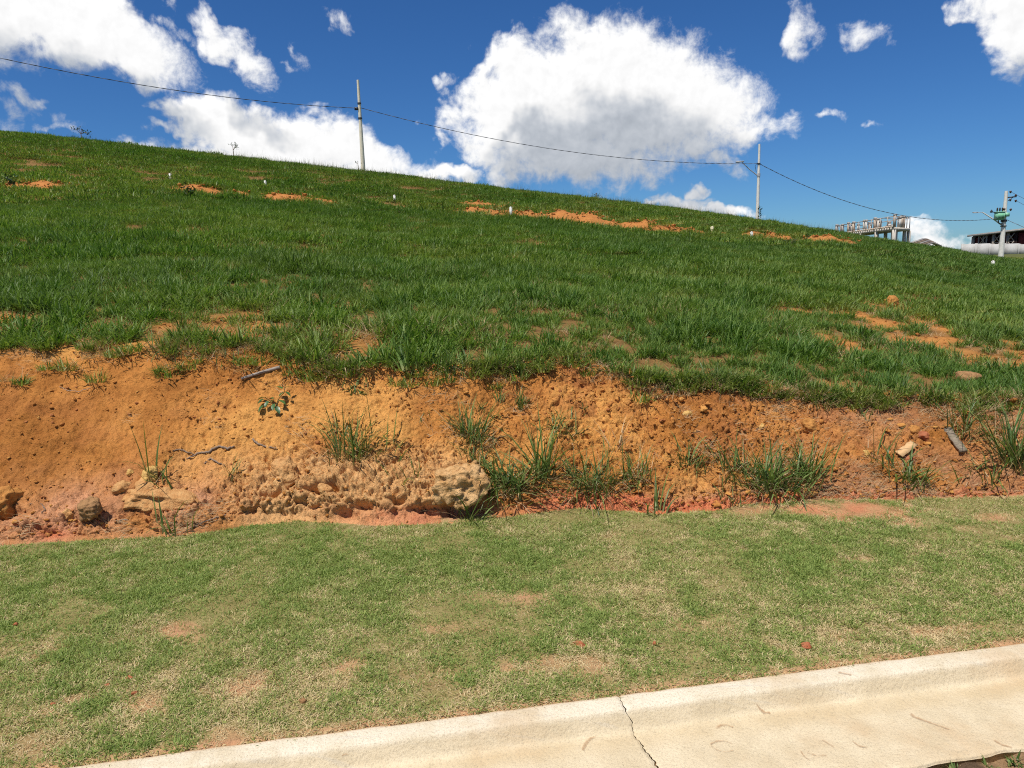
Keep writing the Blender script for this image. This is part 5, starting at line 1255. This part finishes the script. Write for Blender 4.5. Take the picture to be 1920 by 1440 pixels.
colset = [(0, 0, 1.0, 'formwork'), (0, .3, .8, 'whitecol'), (0, .42, .9, 'formwork'), (.0, .62, .95, 'formwork'), (.12, .25, .5, 'whitecol'), (.22, .6, .35, 'whitecol'), (.20, .0, .62, 'formwork'), (.26, .1, .9, 'whitecol'), (.28, .0, .98, 'formwork'), (.36, .4, .55, 'whitecol'),
 (.42, 0, .92, 'whitecol'), (.46, .0, .95, 'concrete2'), (.5, .5, .8, 'formwork'), (.58, .1, .7, 'whitecol'), (.64, .0, .95, 'formwork'), (.72, .2, .8, 'whitecol'), (.74, 0, .98, 'formwork'), (.80, .5, .6, 'whitecol'), (.85, .0, .9, 'greytimber'), (.97, .0, .95, 'greytimber'), (1.0, .4, .9, 'formwork'), (1, 1, .9, 'greytimber'), (.6, 1, .8, 'whitecol'), (.3, 1, .8, 'formwork')]
for (u, v, hf, mt) in colset:
    q = dk(u, v, 0); h = (ztop-zslab)*hf; w_ = random.uniform(.24, .42)
    mb = MB(); mb.box((q[0], q[1], zslab+h/2), (w_, w_, h), 1.4); mb.build('column', M[mt], bld)
    mb = MB(); mb.box((q[0], q[1], zslab+h+.08), (w_*1.1, w_*1.1, .3), 1.4); mb.build('column_form', M['greytimber'], bld)
for (u, v) in [(0, 0), (0, .8), (0, 1), (.1, 0), (.2, 0), (.34, 0), (.55, 0), (.7, 0), (.9, 0), (1, 0), (.5, 1), (.15, 1)]:
    q = dk(u, v, 0); mb = MB(); mb.box((q[0]-.1, q[1]-.25, (zslab+ztop)/2), (.10, .10, ztop-zslab), 1.4); mb.build('scaffold_post', M['greytimber'], bld)
for (a_, b_) in [((0, 0), (1, 0)), ((0, 0), (0, 1)), ((0, 1), (1, 1)), ((.15, 1), (.15, 0)), ((.5, 0), (.5, 1)), ((1, 0), (1, 1))]:
    mb = MB(); mb.beam(dk(*a_, ztop-.1), dk(*b_, ztop-.1), .11); mb.build('scaffold_rail', M['greytimber'], bld)
for (a_, b_, dz) in [((0.5, .3), (.8, .3), 1.0), ((.05, .1), (.3, .5), 1.2)]:
    mb = MB(); mb.beam(dk(*a_, ztop-dz), dk(*b_, ztop-dz), .12); mb.build('scaffold_rail', M['greytimber'], bld)
M['brownboard'] = plain_mat('brown_board', (.26, .19, .14), (.18, .13, .10), 2, .9, .15, .2)
# low stack of boards right of it
s0 = at_dist(1708, 457, 112); s1 = at_dist(1748, 447, 116); s2 = at_dist(1762, 452, 120)
sb = empty('timber_stack', (s0[0], s0[1], drop(s0[0], s0[1])), 'low sloping stack of brown boards right of the unfinished building', 'timber stack')
for i in range(5):
    mb = MB(); dz = .16*i-.62; mb.beam(s0+np.array([0, .5*i, dz-.2]), s1+np.array([0, .5*i, dz]), .5, .14); mb.build('board', M['brownboard' if i % 2 else 'greytimber'], sb)
    mb = MB(); mb.beam(s1+np.array([.1, .5*i, dz]), s2+np.array([.1, .5*i, dz-.1]), .5, .14); mb.build('board', M['brownboard' if i % 2 else 'greytimber'], sb)
q = (s0+s1)/2; mb = MB(); mb.beam(s0+np.array([.2, .6, -.9]), s2+np.array([-.1, .6, -1.1]), 1.2, 1.0); mb.build('stack_base', M['formwork'], sb)
# ------------------------------------------------------------------ workshop behind a block wall, at the right border
M['blockwall'] = plain_mat('block_wall', (.46, .45, .43), (.38, .37, .35), .9, .9, .15, 0)
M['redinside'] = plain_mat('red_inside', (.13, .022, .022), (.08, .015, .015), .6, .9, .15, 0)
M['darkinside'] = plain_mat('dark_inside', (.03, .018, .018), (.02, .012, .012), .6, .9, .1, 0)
M['rooftin'] = plain_mat('roof_sheet', (.34, .31, .26), (.27, .24, .20), .8, .7, .3, .1)
M['paleframe'] = plain_mat('pale_frame', (.33, .29, .25), (.26, .22, .19), 1, .9, .2, 0)
w0 = at_dist(1805, 456, 172); w1 = at_dist(2060, 460, 168)
zb0 = drop(w0[0], w0[1]); 
wallr = empty('block_wall', (w0[0], w0[1], zb0), 'pale grey block wall in front of the dark open workshop', 'wall')
nb_ = 9
for i in range(nb_):
    a = w0 + (w1-w0)*(i/nb_); b_ = w0 + (w1-w0)*((i+1)/nb_); zt_ = zpix(1850, 456.5, 172) - .10*i + (.1 if i % 2 else 0)
    zg = min(drop(a[0], a[1]), drop(b_[0], b_[1])) - .6
    mb = MB(); mb.beam([a[0], a[1], (zt_+zg)/2], [b_[0], b_[1], (zt_+zg)/2], .18, zt_-zg); mb.build('wall_panel', M['blockwall'], wallr)
    mb = MB(); mb.box((a[0], a[1]-.03, (zt_+zg)/2+.05), (.42, .26, zt_-zg+.1)); mb.build('pilaster', M['blockwall'], wallr)
hb0 = at_dist(1824, 440, 190); hb1 = at_dist(2080, 425, 176)
zg0 = drop(hb0[0], hb0[1]); shop = empty('workshop', (hb0[0], hb0[1], zg0), 'long open workshop with dark red interior and cross braced frames behind the block wall', 'building')
zr0 = zpix(1824, 441.5, 190); zr1 = zpix(1915, 430.5, 185); zr_end = zr0 + (zr1-zr0)*(2080-1824)/(1915-1824.)*.9
dirh = (hb1-hb0)[:2]; Lh = np.linalg.norm(dirh); dirh = dirh/Lh; nh = np.array([-dirh[1], dirh[0]])
def hp_(s_, d_, z): return np.array([hb0[0]+dirh[0]*s_+nh[0]*d_, hb0[1]+dirh[1]*s_+nh[1]*d_, z])
zroof = lambda s_: zr0 + (zr_end-zr0)*s_/Lh
mb = MB(); mb.beam(hp_(-.6, 3.2, zr0), hp_(Lh+.5, 3.2, zr_end), 8.0, .30); mb.build('roof', M['rooftin'], shop)
mb = MB(); mb.beam(hp_(-.6, -.9, zr0-.12), hp_(Lh+.5, -.9, zr_end-.12), .10, .32); mb.build('fascia', M['greytimber'], shop)
mb = MB(); mb.beam(hp_(0.3, 4.0, (zg0+zr0)/2-.2), hp_(Lh, 4.0, (zg0+zr_end)/2-.2), .2, zr_end-zg0-.6); mb.build('back_wall', M['redinside'], shop)
mb = MB(); mb.beam(hp_(.15, 0, (zg0+zr0)/2), hp_(.15, 6.5, (zg0+zr0)/2), .25, zr0-zg0-.3); mb.build('end_wall', M['darkinside'], shop)
px_s = lambda px: (px-1824)/(2080-1824.)*Lh
for px_ in (1826, 1838, 1848, 1855, 1870, 1885, 1898, 1901, 1914, 1917, 1935, 1960, 1990, 2030, 2070):
    s_ = px_s(px_); z_ = zroof(s_)-.3; mb = MB(); mb.beam(hp_(s_, 0, zg0-.3), hp_(s_, 0, z_), .24 if px_ not in (1826, 1870) else .5); mb.build('post', M['paleframe' if px_ not in (1914, 1917) else 'darkinside'], shop)
for (pa, pb) in ((1841, 1854), (1871, 1884), (1900, 1913), (1940, 1958), (1995, 2025)):
    sa, sb_ = px_s(pa), px_s(pb); zt_ = zroof((sa+sb_)/2)-.5; zm = zt_-1.7; zl = zm-1.7
    for (zu, zd) in ((zt_, zm), (zm, zl)):
        mb = MB(); mb.beam(hp_(sa, -.08, zu), hp_(sb_, -.08, zd), .13); mb.build('brace', M['paleframe'], shop)
        mb = MB(); mb.beam(hp_(sa, -.16, zd), hp_(sb_, -.16, zu), .13); mb.build('brace', M['paleframe'], shop)
        mb = MB(); mb.beam(hp_(sa, -.05, zd), hp_(sb_, -.05, zd), .14); mb.build('rail', M['paleframe'], shop)
for (pa, pb, mt) in ((1827, 1840, 'redinside'), (1856, 1869, 'darkinside'), (1886, 1897, 'redinside'), (1918, 1934, 'redinside'), (1961, 1989, 'darkinside')):
    sa, sb_ = px_s(pa), px_s(pb); zz = (zg0+zroof(sa))/2; mb = MB(); mb.beam(hp_(sa, .3, zz-.2), hp_(sb_, .3, zz-.2), .12, zroof(sa)-zg0-.8); mb.build('shutter', M[mt], shop)
print('tris', sum(len(m.loop_triangles) or sum(len(p.vertices)-2 for p in m.polygons) for m in {o.data for o in SC.objects if o.type == 'MESH'}), 'objects', len(SC.objects))
